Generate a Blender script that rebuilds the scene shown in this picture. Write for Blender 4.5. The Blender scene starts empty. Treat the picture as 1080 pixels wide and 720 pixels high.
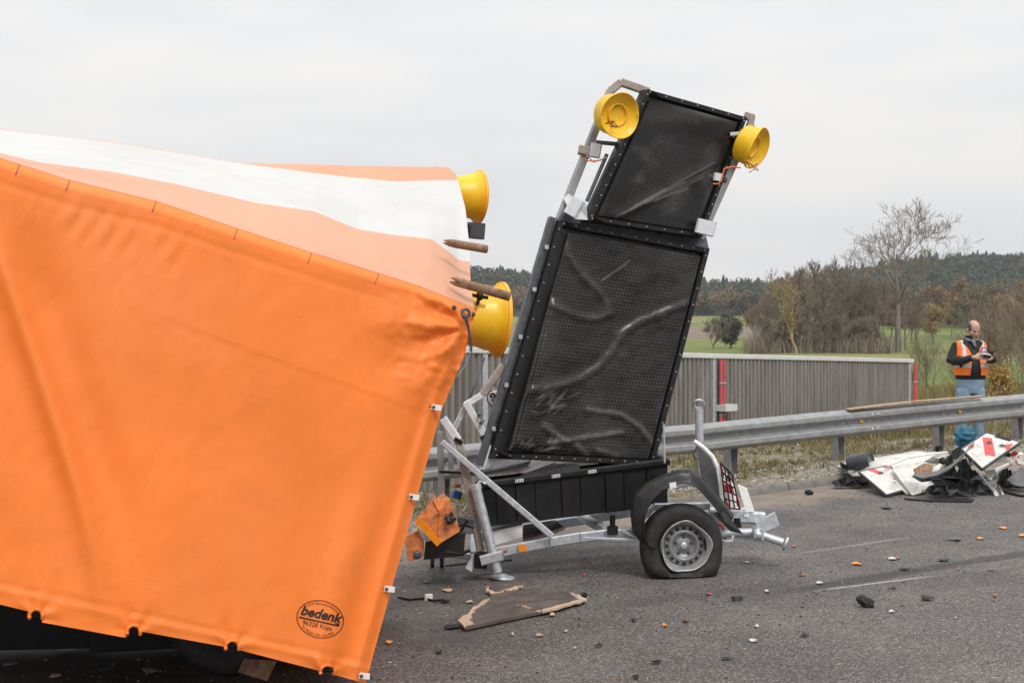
import bpy, bmesh, math, random
import numpy as np
from mathutils import Vector, Matrix, noise
R = math.radians
sc = bpy.context.scene
col = sc.collection

# ------------------------------------------------------------------ camera
F, HZ, CAMH = 1400.0, 345.0, 1.8          # focal length in photo pixels, horizon row, eye height
cam_d = bpy.data.cameras.new("camera"); cam = bpy.data.objects.new("camera", cam_d); col.objects.link(cam)
cam_d.sensor_width = 36; cam_d.lens = 36 * F / 1080; cam_d.shift_y = -15 / 1080
cam_d.clip_start = 0.1; cam_d.clip_end = 6000
cam.location = (0, 0, CAMH); cam.rotation_euler = (R(90), 0, 0)
sc.camera = cam
# ------------------------------------------------------------------ light: overcast day
SUN_EL, SUN_AZ = 48, 158                   # azimuth clockwise from +Y (seen from above): behind the camera, to its right
w = bpy.data.worlds.new("World"); sc.world = w; w.use_nodes = True
nt = w.node_tree; nt.nodes.clear()
def wn(t, **k):
    n = nt.nodes.new(t)
    for a, b in k.items(): setattr(n, a, b)
    return n
sky = wn("ShaderNodeTexSky", sky_type='NISHITA', sun_disc=False)
sky.sun_elevation = R(SUN_EL); sky.sun_rotation = R(SUN_AZ); sky.dust_density = 4; sky.air_density = 1.2
hsv = wn("ShaderNodeHueSaturation"); hsv.inputs['Saturation'].default_value = 0.25
nt.links.new(sky.outputs[0], hsv.inputs['Color'])
tc = wn("ShaderNodeTexCoord")
sep = wn("ShaderNodeSeparateXYZ"); nt.links.new(tc.outputs['Generated'], sep.inputs[0])
ele = wn("ShaderNodeMapRange"); ele.inputs[1].default_value = 0.0; ele.inputs[2].default_value = 1.0
ele.inputs[3].default_value = 7.6; ele.inputs[4].default_value = 15.5   # overcast: brighter towards the zenith
epw = wn("ShaderNodeMath", operation='POWER'); epw.inputs[1].default_value = 1.5; emx = wn("ShaderNodeMath", operation='MAXIMUM'); emx.inputs[1].default_value = 0.0
nt.links.new(sep.outputs[2], emx.inputs[0]); nt.links.new(emx.outputs[0], epw.inputs[0]); nt.links.new(epw.outputs[0], ele.inputs[0])
mp = wn("ShaderNodeMapping"); mp.inputs['Scale'].default_value = (1.2, 1.2, 5.0); mp.inputs['Rotation'].default_value = (0.2, 0.12, 0.4)
nt.links.new(tc.outputs['Generated'], mp.inputs[0])
cn = wn("ShaderNodeTexNoise"); cn.inputs['Scale'].default_value = 2.2; cn.inputs['Detail'].default_value = 5; cn.inputs['Roughness'].default_value = 0.5
nt.links.new(mp.outputs[0], cn.inputs['Vector'])
cr = wn("ShaderNodeValToRGB"); e = cr.color_ramp.elements
e[0].position = 0.36; e[0].color = (0.875, 0.905, 0.955, 1); e[1].position = 0.60; e[1].color = (1.06, 1.045, 1.03, 1)
nt.links.new(cn.outputs[0], cr.inputs[0])
mul = wn("ShaderNodeVectorMath", operation='SCALE'); nt.links.new(cr.outputs[0], mul.inputs[0]); nt.links.new(ele.outputs[0], mul.inputs['Scale'])
mix = wn("ShaderNodeMixRGB"); mix.inputs[0].default_value = 0.92
nt.links.new(hsv.outputs[0], mix.inputs[1]); nt.links.new(mul.outputs[0], mix.inputs[2])
bg = wn("ShaderNodeBackground"); bg.inputs['Strength'].default_value = 0.1
nt.links.new(mix.outputs[0], bg.inputs[0])
wo = wn("ShaderNodeOutputWorld"); nt.links.new(bg.outputs[0], wo.inputs[0])
sd = bpy.data.lights.new("sun", 'SUN'); sd.energy = 1.5; sd.angle = R(14); sd.color = (1, 0.965, 0.92)
sun = bpy.data.objects.new("sun", sd); col.objects.link(sun)
_d = Vector((math.sin(R(SUN_AZ)) * math.cos(R(SUN_EL)), math.cos(R(SUN_AZ)) * math.cos(R(SUN_EL)), math.sin(R(SUN_EL))))
sun.rotation_euler = _d.to_track_quat('Z', 'Y').to_euler(); sun.location = _d * 50
sc.view_settings.view_transform = 'Standard'; sc.view_settings.look = 'None'
sc.view_settings.exposure = 0.15; sc.view_settings.gamma = 1.0

# ------------------------------------------------------------------ helpers
rnd = random.Random(7)
def gz(x): return 0.033 * max(-8, min(14, x))            # the carriageway climbs gently to the right
def A(px, py, d): return Vector(((px - 540) / F * d, d, CAMH + (HZ - py) / F * d))
def G(px, py, up=0.0):                                   # point of the road under a photo pixel
    k = (px - 540) / F; d = (CAMH - up) / ((py - HZ) / F + 0.033 * k)
    return Vector((k * d, d, gz(k * d) + up))
def lerp(a, b, t): return a + (b - a) * t
def interp(pts, x):
    xs = [p[0] for p in pts]; ys = [p[1] for p in pts]
    return float(np.interp(x, xs, ys))
def smooth(a, b, x):
    t = max(0.0, min(1.0, (x - a) / (b - a))); return t * t * (3 - 2 * t)
def fbm(x, y, z=0.0, o=4):
    s = 0; a = 1
    for i in range(o): s += a * noise.noise(Vector((x, y, z))); x *= 2.03; y *= 2.03; z += 7.1; a *= 0.5
    return s

ORIG = {}
def tag(o, label=None, cat=None, group=None, kind=None):
    if label: o['label'] = label
    if cat: o['category'] = cat
    if group: o['group'] = group
    if kind: o['kind'] = kind
    return o
def thing(name, loc, label, cat, group=None):
    o = bpy.data.objects.new(name, None); col.objects.link(o); o.empty_display_size = 0.1
    o.location = loc; ORIG[o.name] = Vector(loc); return tag(o, label, cat, group)
def unique(o, loc):                                      # a copy of a thing with copies of its parts and sub-parts
    def cp(x, par):
        c = x.copy(); col.objects.link(c)
        if par is not None: c.parent = par
        for k in x.children: cp(k, c)
        return c
    c = cp(o, None); c.location = loc; return c

class MB:
    """collects shapes, links them as ONE mesh object"""
    def __init__(s): s.v = []; s.f = []; s.m = []; s.sm = []
    def add(s, vs, fs, mi=0, smooth=False):
        b = len(s.v); s.v += [tuple(x) for x in vs]
        for f in fs: s.f.append(tuple(b + i for i in f)); s.m.append(mi); s.sm.append(smooth)
        return s
    def hexa(s, p, mi=0):                                # 8 corners: bottom ring then top ring
        return s.add(p, [(3, 2, 1, 0), (4, 5, 6, 7), (0, 1, 5, 4), (1, 2, 6, 5), (2, 3, 7, 6), (3, 0, 4, 7)], mi)
    def box(s, c, size, rot=None, mi=0):
        c = Vector(c); x, y, z = (k / 2 for k in size); M = rot or Matrix.Identity(3)
        p = [c + M @ Vector(q) for q in ((-x, -y, -z), (x, -y, -z), (x, y, -z), (-x, y, -z), (-x, -y, z), (x, -y, z), (x, y, z), (-x, y, z))]
        return s.hexa(p, mi)
    def cbox(s, c, size, rot=None, mi=0, b=0.006):       # box with chamfered long edges
        c = Vector(c); x, y, z = (k / 2 for k in size); M = rot or Matrix.Identity(3)
        ring = [(-x + b, -y), (x - b, -y), (x, -y + b), (x, y - b), (x - b, y), (-x + b, y), (-x, y - b), (-x, -y + b)]
        vs = [c + M @ Vector((a, q, -z)) for a, q in ring] + [c + M @ Vector((a, q, z)) for a, q in ring]
        fs = [tuple(range(7, -1, -1)), tuple(range(8, 16))] + [(i, (i + 1) % 8, 8 + (i + 1) % 8, 8 + i) for i in range(8)]
        return s.add(vs, fs, mi)
    def bar(s, a, b, w, h=None, up=(0, 0, 1), mi=0, bev=None):
        a = Vector(a); b = Vector(b); h = h or w; z = (b - a).normalized(); up = Vector(up)
        if abs(z.dot(up)) > 0.98: up = Vector((0, 1, 0))
        x = up.cross(z).normalized(); y = z.cross(x)
        M = Matrix((x, y, z)).transposed()
        return s.cbox((a + b) / 2, (w, h, (b - a).length), M, mi, bev if bev else min(w, h) * 0.14)
    def tube(s, pts, r, n=8, mi=0, cap=True, smooth=True):
        pts = [Vector(p) for p in pts]; rs = r if isinstance(r, (list, tuple)) else [r] * len(pts)
        vs = []; fs = []; x = None
        for i, p in enumerate(pts):
            t = (pts[min(i + 1, len(pts) - 1)] - pts[max(i - 1, 0)]).normalized()
            if x is None:
                u = Vector((0, 0, 1)) if abs(t.z) < 0.9 else Vector((1, 0, 0)); x = u.cross(t).normalized()
            else: x = (x - t * x.dot(t)).normalized()
            y = t.cross(x)
            for k in range(n):
                a = 2 * math.pi * k / n; rr = rs[i]
                if isinstance(rr, tuple): vs.append(p + x * math.cos(a) * rr[0] + y * math.sin(a) * rr[1])
                else: vs.append(p + (x * math.cos(a) + y * math.sin(a)) * rr)
            if i:
                b0 = (i - 1) * n; b1 = i * n
                for k in range(n): fs.append((b0 + k, b0 + (k + 1) % n, b1 + (k + 1) % n, b1 + k))
        s.add(vs, fs, mi, smooth)
        if cap:
            s.add([vs[i] for i in range(n)], [tuple(range(n - 1, -1, -1))], mi)
            L = len(vs) - n; s.add([vs[L + i] for i in range(n)], [tuple(range(n))], mi)
        return s
    def lathe(s, prof, o, axis, n=24, mi=0, smooth=True, up=(0, 0, 1), warp=None):
        """prof: (radius, distance along axis)"""
        o = Vector(o); z = Vector(axis).normalized(); u = Vector(up)
        if abs(z.dot(u)) > 0.98: u = Vector((0, 1, 0))
        x = u.cross(z).normalized(); y = z.cross(x); vs = []; fs = []
        for i, (r, h) in enumerate(prof):
            for k in range(n):
                a = 2 * math.pi * k / n; rr, hh = (r, h) if warp is None else warp(r, h, a)
                vs.append(o + z * hh + (x * math.cos(a) + y * math.sin(a)) * rr)
            if i:
                for k in range(n): fs.append(((i - 1) * n + k, (i - 1) * n + (k + 1) % n, i * n + (k + 1) % n, i * n + k))
        return s.add(vs, fs, mi, smooth)
    def ball(s, c, r, n=10, m=7, mi=0, M=None):
        c = Vector(c); rx, ry, rz = r if isinstance(r, (tuple, list)) else (r, r, r); vs = []; fs = []
        for j in range(m + 1):
            ph = math.pi * j / m
            for k in range(n):
                a = 2 * math.pi * k / n
                q = Vector((rx * math.sin(ph) * math.cos(a), ry * math.sin(ph) * math.sin(a), rz * math.cos(ph)))
                vs.append(c + (M @ q if M else q))
            if j:
                for k in range(n): fs.append(((j - 1) * n + k, j * n + k, j * n + (k + 1) % n, (j - 1) * n + (k + 1) % n))
        return s.add(vs, fs, mi, True)
    def prism(s, poly, off, mi=0, mi_side=None):         # polygon with thickness vector
        n = len(poly); p = [Vector(q) for q in poly]; off = Vector(off)
        s.add(p + [q + off for q in p], [tuple(range(n)), tuple(range(2 * n - 1, n - 1, -1))], mi)
        return s.add(p + [q + off for q in p], [(i, n + i, n + (i + 1) % n, (i + 1) % n) for i in range(n)], mi if mi_side is None else mi_side)
    def grid(s, fn, nu, nv, mi=0, smooth=True, mifn=None):
        vs = [fn(i / nu, j / nv) for j in range(nv + 1) for i in range(nu + 1)]; b = len(s.v); s.v += [tuple(x) for x in vs]
        for j in range(nv):
            for i in range(nu):
                a = b + j * (nu + 1) + i; s.f.append((a, a + 1, a + nu + 2, a + nu + 1)); s.sm.append(smooth)
                s.m.append(mifn(i, j) if mifn else mi)
        return s
    def build(s, name, mats, parent=None, origin=None, solid=0.0, off=0.0):
        o0 = ORIG[parent.name] if parent is not None else Vector(origin if origin is not None else (0, 0, 0))
        me = bpy.data.meshes.new(name)
        me.from_pydata([(x - o0.x, y - o0.y, z - o0.z) for x, y, z in s.v], [], s.f)
        for m in (mats if isinstance(mats, (list, tuple)) else [mats]): me.materials.append(m)
        me.polygons.foreach_set('material_index', s.m); me.polygons.foreach_set('use_smooth', s.sm); me.update()
        o = bpy.data.objects.new(name, me); col.objects.link(o)
        if parent is not None: o.parent = parent
        else: o.location = o0
        ORIG[o.name] = o0
        if solid:
            k = o.modifiers.new("thickness", 'SOLIDIFY'); k.thickness = solid; k.offset = off
        return o
def fast_mesh(name, V, T, mat, tint=None, kind=None, loc=(0, 0, 0), smooth=False, parent=None):
    """triangle mesh from numpy arrays"""
    me = bpy.data.meshes.new(name); V = np.asarray(V, np.float32); T = np.asarray(T, np.int32)
    me.vertices.add(len(V)); me.vertices.foreach_set('co', V.ravel())
    me.loops.add(T.size); me.loops.foreach_set('vertex_index', T.ravel())
    me.polygons.add(len(T)); me.polygons.foreach_set('loop_start', np.arange(0, T.size, 3, dtype=np.int32))
    if smooth: me.polygons.foreach_set('use_smooth', np.ones(len(T), bool))
    me.update(calc_edges=True)
    if tint is not None:
        at = me.attributes.new('tint', 'FLOAT', 'POINT'); at.data.foreach_set('value', np.asarray(tint, np.float32))
    me.materials.append(mat)
    o = bpy.data.objects.new(name, me); col.objects.link(o)
    if parent is not None: o.parent = parent
    else: o.location = loc
    ORIG[o.name] = Vector(loc)
    if kind: o['kind'] = kind
    return o

# ------------------------------------------------------------------ materials
class NT:
    def __init__(s, name):
        s.m = bpy.data.materials.new(name); s.m.use_nodes = True; s.t = s.m.node_tree
        s.b = s.t.nodes['Principled BSDF']; s.tc = s.t.nodes.new('ShaderNodeTexCoord')
    def n(s, t, **k):
        x = s.t.nodes.new(t)
        for a, b in k.items(): setattr(x, a, b)
        return x
    def l(s, a, b): s.t.links.new(a, b)
    def coords(s, kind='Object', scale=(1, 1, 1)):
        m = s.n('ShaderNodeMapping'); m.inputs['Scale'].default_value = scale; s.l(s.tc.outputs[kind], m.inputs[0]); return m.outputs[0]
    def noise(s, scale, detail=4, rough=0.55, vec=None, dist=0.0):
        x = s.n('ShaderNodeTexNoise'); x.inputs['Scale'].default_value = scale; x.inputs['Detail'].default_value = detail
        x.inputs['Roughness'].default_value = rough; x.inputs['Distortion'].default_value = dist
        s.l(vec if vec is not None else s.tc.outputs['Object'], x.inputs['Vector']); return x.outputs[0]
    def vor(s, scale, vec=None, out='Distance', feature='F1'):
        x = s.n('ShaderNodeTexVoronoi', feature=feature); x.inputs['Scale'].default_value = scale
        s.l(vec if vec is not None else s.tc.outputs['Object'], x.inputs['Vector']); return x.outputs[out]
    def ramp(s, fac, stops):
        x = s.n('ShaderNodeValToRGB'); el = x.color_ramp.elements
        while len(el) < len(stops): el.new(0.5)
        for i, (p, c) in enumerate(stops):
            el[i].position = p; el[i].color = (c, c, c, 1) if isinstance(c, (int, float)) else (*c, 1)
        s.l(fac, x.inputs[0]); return x.outputs[0]
    def mix(s, fac, a, b, mode='MIX'):
        x = s.n('ShaderNodeMixRGB', blend_type=mode)
        for i, q in ((0, fac), (1, a), (2, b)):
            if isinstance(q, (int, float)): x.inputs[i].default_value = q if i == 0 else (q, q, q, 1)
            elif isinstance(q, tuple): x.inputs[i].default_value = (*q, 1)
            else: s.l(q, x.inputs[i])
        return x.outputs[0]
    def math(s, op, a, b=None, clamp=False):
        x = s.n('ShaderNodeMath', operation=op, use_clamp=clamp)
        for i, q in ((0, a), (1, b)):
            if q is None: continue
            if isinstance(q, (int, float)): x.inputs[i].default_value = q
            else: s.l(q, x.inputs[i])
        return x.outputs[0]
    def bump(s, h, strength=0.3, dist=0.01):
        x = s.n('ShaderNodeBump'); x.inputs['Strength'].default_value = strength; x.inputs['Distance'].default_value = dist
        s.l(h, x.inputs['Height']); s.l(x.outputs[0], s.b.inputs['Normal'])
    def set(s, color=None, rough=None, metal=None, spec=None):
        for k, q in (('Base Color', color), ('Roughness', rough), ('Metallic', metal), ('Specular IOR Level', spec)):
            if q is None: continue
            if isinstance(q, tuple): s.b.inputs[k].default_value = (*q, 1)
            elif isinstance(q, (int, float)): s.b.inputs[k].default_value = q
            else: s.l(q, s.b.inputs[k])
        return s.m
M = {}
def simple(name, c, rough=0.5, metal=0.0, var=0.25, scale=6.0, bump=0.0, bscale=60, dirt=None, dirt_amt=0.5, spec=None):
    t = NT(name); n1 = t.noise(scale, 5, 0.6)
    lo = tuple(k * (1 - var) for k in c); hi = tuple(min(1, k * (1 + var)) for k in c)
    cc = t.ramp(n1, [(0.3, lo), (0.7, hi)])
    if dirt:
        d = t.ramp(t.noise(scale * 0.7 + 1.3, 8, 0.7), [(0.5, 0.0), (0.68, 1.0)])
        cc = t.mix(t.math('MULTIPLY', d, dirt_amt), cc, dirt)
    rr = t.ramp(t.noise(scale * 2.3, 4), [(0.3, max(0.03, rough - 0.12)), (0.7, min(1, rough + 0.12))])
    if bump: t.bump(t.noise(bscale, 4), bump, 0.004)
    M[name] = t.set(cc, rr, metal, spec); return M[name]

simple('galvanised', (0.53, 0.565, 0.60), 0.40, 0.5, 0.2, 28, 0.08, 90, (0.25, 0.24, 0.23), 0.25)
simple('galvanised_old', (0.31, 0.315, 0.32), 0.55, 0.35, 0.16, 9, 0.08, 120, (0.2, 0.185, 0.165), 0.45)
simple('steel_bright', (0.56, 0.57, 0.58), 0.33, 0.6, 0.15, 12)
simple('steel_dark', (0.075, 0.082, 0.092), 0.45, 0.4, 0.25, 10)
simple('steel_rusty', (0.27, 0.165, 0.10), 0.75, 0.2, 0.45, 22, 0.3, 90, (0.10, 0.05, 0.03), 0.6)
simple('steel_brown', (0.33, 0.29, 0.25), 0.6, 0.3, 0.25, 14, 0.1, 80, (0.15, 0.1, 0.07), 0.5)
simple('plastic_black', (0.010, 0.010, 0.0105), 0.42, 0, 0.3, 9, 0.06, 200, (0.04, 0.037, 0.033), 0.3, spec=0.28)
simple('plastic_matt', (0.012, 0.012, 0.0128), 0.45, 0, 0.3, 7, 0.1, 200, (0.055, 0.05, 0.045), 0.35)
simple('plastic_grey', (0.13, 0.132, 0.137), 0.5, 0, 0.2, 7, 0.05, 120, (0.2, 0.19, 0.17), 0.4)
simple('plastic_slate', (0.045, 0.05, 0.057), 0.5, 0, 0.3, 7, 0.05, 120)
simple('rubber', (0.013, 0.0128, 0.0126), 0.7, 0, 0.3, 12, 0.1, 130, (0.06, 0.053, 0.046), 0.4)
simple('lamp_yellow', (1.0, 0.58, 0.018), 0.36, 0, 0.08, 5, 0.0, 60, (0.55, 0.29, 0.03), 0.3)
def translucent(name, amt):                               # thin plastic lets some light through
    m = M[name]; t = m.node_tree; b = t.nodes['Principled BSDF']; tr = t.nodes.new('ShaderNodeBsdfTranslucent'); mx = t.nodes.new('ShaderNodeMixShader'); mx.inputs[0].default_value = amt
    t.links.new(b.inputs['Base Color'].links[0].from_socket, tr.inputs[0]); t.links.new(b.outputs[0], mx.inputs[1]); t.links.new(tr.outputs[0], mx.inputs[2]); t.links.new(mx.outputs[0], t.nodes['Material Output'].inputs[0])
translucent('lamp_yellow', 0.08)
simple('lamp_rim', (0.92, 0.42, 0.02), 0.4, 0, 0.1, 8)
simple('white_paint', (0.64, 0.62, 0.575), 0.45, 0, 0.08, 8, 0.08, 40, (0.25, 0.215, 0.175), 0.8)
simple('white_clean', (0.78, 0.78, 0.77), 0.4, 0, 0.05, 5)
simple('bracket_white', (0.64, 0.665, 0.69), 0.45, 0.1, 0.1, 20)
simple('red_film', (0.58, 0.075, 0.065), 0.35, 0, 0.15, 9, 0.0, 60, (0.45, 0.2, 0.17), 0.35)
simple('red_paint', (0.50, 0.085, 0.095), 0.5, 0, 0.18, 4, 0.0, 60, (0.35, 0.10, 0.10), 0.4)
simple('orange_paint', (0.58, 0.18, 0.045), 0.55, 0, 0.3, 22, 0.2, 60, (0.07, 0.045, 0.035), 0.9)
simple('orange_lens', (0.85, 0.28, 0.01), 0.25, 0, 0.1, 9)
simple('wood_raw', (0.50, 0.37, 0.265), 0.85, 0, 0.4, 55, 0.5, 120, (0.22, 0.15, 0.10), 0.7)
simple('wood_plank', (0.40, 0.27, 0.16), 0.75, 0, 0.3, 14, 0.2, 60)
simple('ply_face', (0.085, 0.066, 0.056), 0.6, 0, 0.35, 9, 0.25, 180, (0.18, 0.145, 0.115), 0.55)
simple('concrete', (0.17, 0.158, 0.142), 0.9, 0, 0.3, 9, 0.5, 60, (0.14, 0.13, 0.11), 0.6)
simple('blue_sheet', (0.008, 0.105, 0.175), 0.42, 0, 0.3, 9, 0.1, 40)
simple('blue_plug', (0.02, 0.12, 0.42), 0.4)
simple('pcb_green', (0.02, 0.17, 0.075), 0.4, 0, 0.4, 60)
simple('ink', (0.012, 0.011, 0.012), 0.6, 0, 0.2, 30)
simple('wire_grey', (0.30, 0.30, 0.31), 0.5, 0.3, 0.2, 20)
simple('wire_orange', (0.70, 0.17, 0.03), 0.5, 0, 0.2, 20)
simple('crease_shade_orange', (0.38, 0.12, 0.04), 0.7)
simple('strap_brown', (0.16, 0.075, 0.04), 0.7, 0, 0.3, 40)
# ------------------------------------------------------------------ ground, road, verge
U = Vector((0.827, 0.562, 0)); N = Vector((-0.562, 0.827, 0)); R0 = Vector((1.6, 14.0, 0))   # guard rail line
KT = -0.8                                                # kerb face, measured across from the rail
def ST(s, t): p = R0 + U * s + N * t; return p
def sst(x, y): d = Vector((x, y, 0)) - R0; return d.dot(U), d.dot(N)
def ridge(x): return interp([(-900, 26), (-300, 24), (-20, 27), (50, 20), (150, 17), (200, 24), (235, 31), (300, 34), (360, 32), (600, 36), (1200, 30)], x)
def ground(x, y):
    s, t = sst(x, y); g = gz(x)
    if t < KT: return g - 0.06
    z = g + 0.10 + 0.02 * fbm(x * 1.7, y * 1.7)
    z -= 0.21 * smooth(0.25, 1.15, t)
    if t > 0.9: z = lerp(z, -0.15, smooth(0.9, 6, t))
    if t > 6: z = lerp(-0.15, -2.0, smooth(6, 48, t)) + 0.15 * fbm(x * 0.1, y * 0.1, 3)
    if y > 280:
        b = 1.0 if x < 130 else 1 - 0.55 * smooth(130, 190, x)
        z = lerp(z, 6.0 * b, smooth(280, 540, y))
        z = lerp(z, ridge(x), smooth(520, 830, y)) + 3 * smooth(500, 700, y) * fbm(x * 0.006, y * 0.006, 9)
        if y > 900: z = lerp(z, 14, smooth(900, 1600, y))
    return z
def band(t, p0, p1, width, geo):
    """soft mask along the ground segment p0-p1 (a worn or marked line)"""
    p0 = Vector(p0); p1 = Vector(p1); d = (p1 - p0); L = Vector((d.x, d.y, 0)).length; d = Vector((d.x, d.y, 0)).normalized(); q = Vector((-d.y, d.x, 0))
    def dot(v, k):
        x = t.n('ShaderNodeVectorMath', operation='DOT_PRODUCT'); t.l(geo, x.inputs[0]); x.inputs[1].default_value = v
        return t.math('SUBTRACT', x.outputs['Value'], k)
    a = dot(d, p0.dot(d)); b = t.math('ABSOLUTE', dot(q, p0.dot(q)))
    wob = t.math('MULTIPLY', t.math('SUBTRACT', t.noise(2.3, 3), 0.5), width * 1.2)
    m = t.n('ShaderNodeMapRange', interpolation_type='SMOOTHSTEP'); t.l(t.math('ADD', b, wob), m.inputs[0])
    m.inputs[1].default_value = width * 0.35; m.inputs[2].default_value = width; m.inputs[3].default_value = 1; m.inputs[4].default_value = 0
    e = t.n('ShaderNodeMapRange', interpolation_type='SMOOTHSTEP'); t.l(a, e.inputs[0]); e.inputs[1].default_value = -0.15 * L; e.inputs[2].default_value = 0.2 * L
    f = t.n('ShaderNodeMapRange', interpolation_type='SMOOTHSTEP'); t.l(a, f.inputs[0]); f.inputs[1].default_value = 0.8 * L; f.inputs[2].default_value = 1.15 * L; f.inputs[3].default_value = 1; f.inputs[4].default_value = 0
    return t.math('MULTIPLY', m.outputs[0], t.math('MULTIPLY', e.outputs[0], f.outputs[0]))
def mat_asphalt():
    t = NT('asphalt'); P = t.tc.outputs['Object']
    stone = t.vor(125, out='Color'); sepc = t.n('ShaderNodeSeparateColor'); t.l(stone, sepc.inputs[0])
    c = t.ramp(sepc.outputs[0], [(0.0, (0.054, 0.049, 0.047)), (0.45, (0.100, 0.092, 0.088)), (0.8, (0.158, 0.146, 0.139)), (0.97, (0.33, 0.31, 0.295))])
    fine = t.noise(260, 2); c = t.mix(0.5, c, t.ramp(fine, [(0.3, 0.35), (0.7, 1.0)]), 'MULTIPLY')
    big = t.ramp(t.noise(0.55, 5, 0.6), [(0.3, (0.72, 0.70, 0.70)), (0.7, (1.26, 1.24, 1.22))]); c = t.mix(0.85, c, big, 'MULTIPLY')
    # dry dust and crumbs spread round the wreck
    dust = t.math('MULTIPLY', t.ramp(t.noise(1.1, 7, 0.7), [(0.48, 0.0), (0.75, 1.0)]), t.ramp(t.noise(34, 4, 0.7), [(0.42, 0.0), (0.62, 1.0)]))
    c = t.mix(t.math('MULTIPLY', dust, 0.5), c, (0.26, 0.21, 0.165))
    edge = band(t, ST(-9, KT - 0.32), ST(12, KT - 0.32), 0.75, P)
    c = t.mix(t.math('MULTIPLY', edge, t.ramp(t.noise(3.2, 6, 0.65), [(0.3, 0.35), (0.6, 0.85)])), c, (0.27, 0.215, 0.17))
    skid = band(t, G(800, 628), G(1120, 577), 0.13, P); c = t.mix(t.math('MULTIPLY', skid, 0.72), c, (0.028, 0.027, 0.028))
    skid2 = band(t, G(640, 640), G(850, 612), 0.16, P); c = t.mix(t.math('MULTIPLY', skid2, 0.35), c, (0.035, 0.033, 0.032))
    scr = band(t, G(868, 621.5), G(976, 608), 0.022, P); c = t.mix(t.math('MULTIPLY', scr, t.ramp(t.noise(60, 3), [(0.35, 0.3), (0.6, 1.0)])), c, (0.42, 0.40, 0.37))
    sc2 = band(t, G(845, 583), G(960, 566), 0.035, P); c = t.mix(t.math('MULTIPLY', sc2, 0.4), c, (0.34, 0.30, 0.27))
    oil = t.ramp(t.noise(0.9, 3, 0.5, dist=0.6), [(0.62, 0.0), (0.74, 1.0)]); c = t.mix(t.math('MULTIPLY', oil, 0.4), c, (0.035, 0.033, 0.033))
    dark_sweep = band(t, G(-160, 690), G(300, 700), 0.85, P); c = t.mix(t.math('MULTIPLY', dark_sweep, t.ramp(t.noise(1.3, 5, 0.6), [(0.3, 0.75), (0.6, 0.95)])), c, (0.022, 0.018, 0.015))  # black soil tone with the shade under the cover painted in
    spill_shade = band(t, G(330, 655), G(520, 625), 1.3, P)
    spill_shade = t.math('MULTIPLY', spill_shade, t.ramp(t.noise(1.7, 5, 0.6), [(0.3, 0.3), (0.55, 1.0)])); c = t.mix(t.math('MULTIPLY', spill_shade, 0.6), c, (0.042, 0.037, 0.033))  # dark spill tone that also paints the contact shade by truck and trailer
    h = t.math('ADD', t.vor(150), t.math('MULTIPLY', t.noise(260, 2), 0.5)); t.bump(h, 0.4, 0.004)
    return t.set(c, t.ramp(t.noise(3, 4), [(0.3, 0.75), (0.7, 0.95)]))
M['asphalt'] = mat_asphalt()
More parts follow.
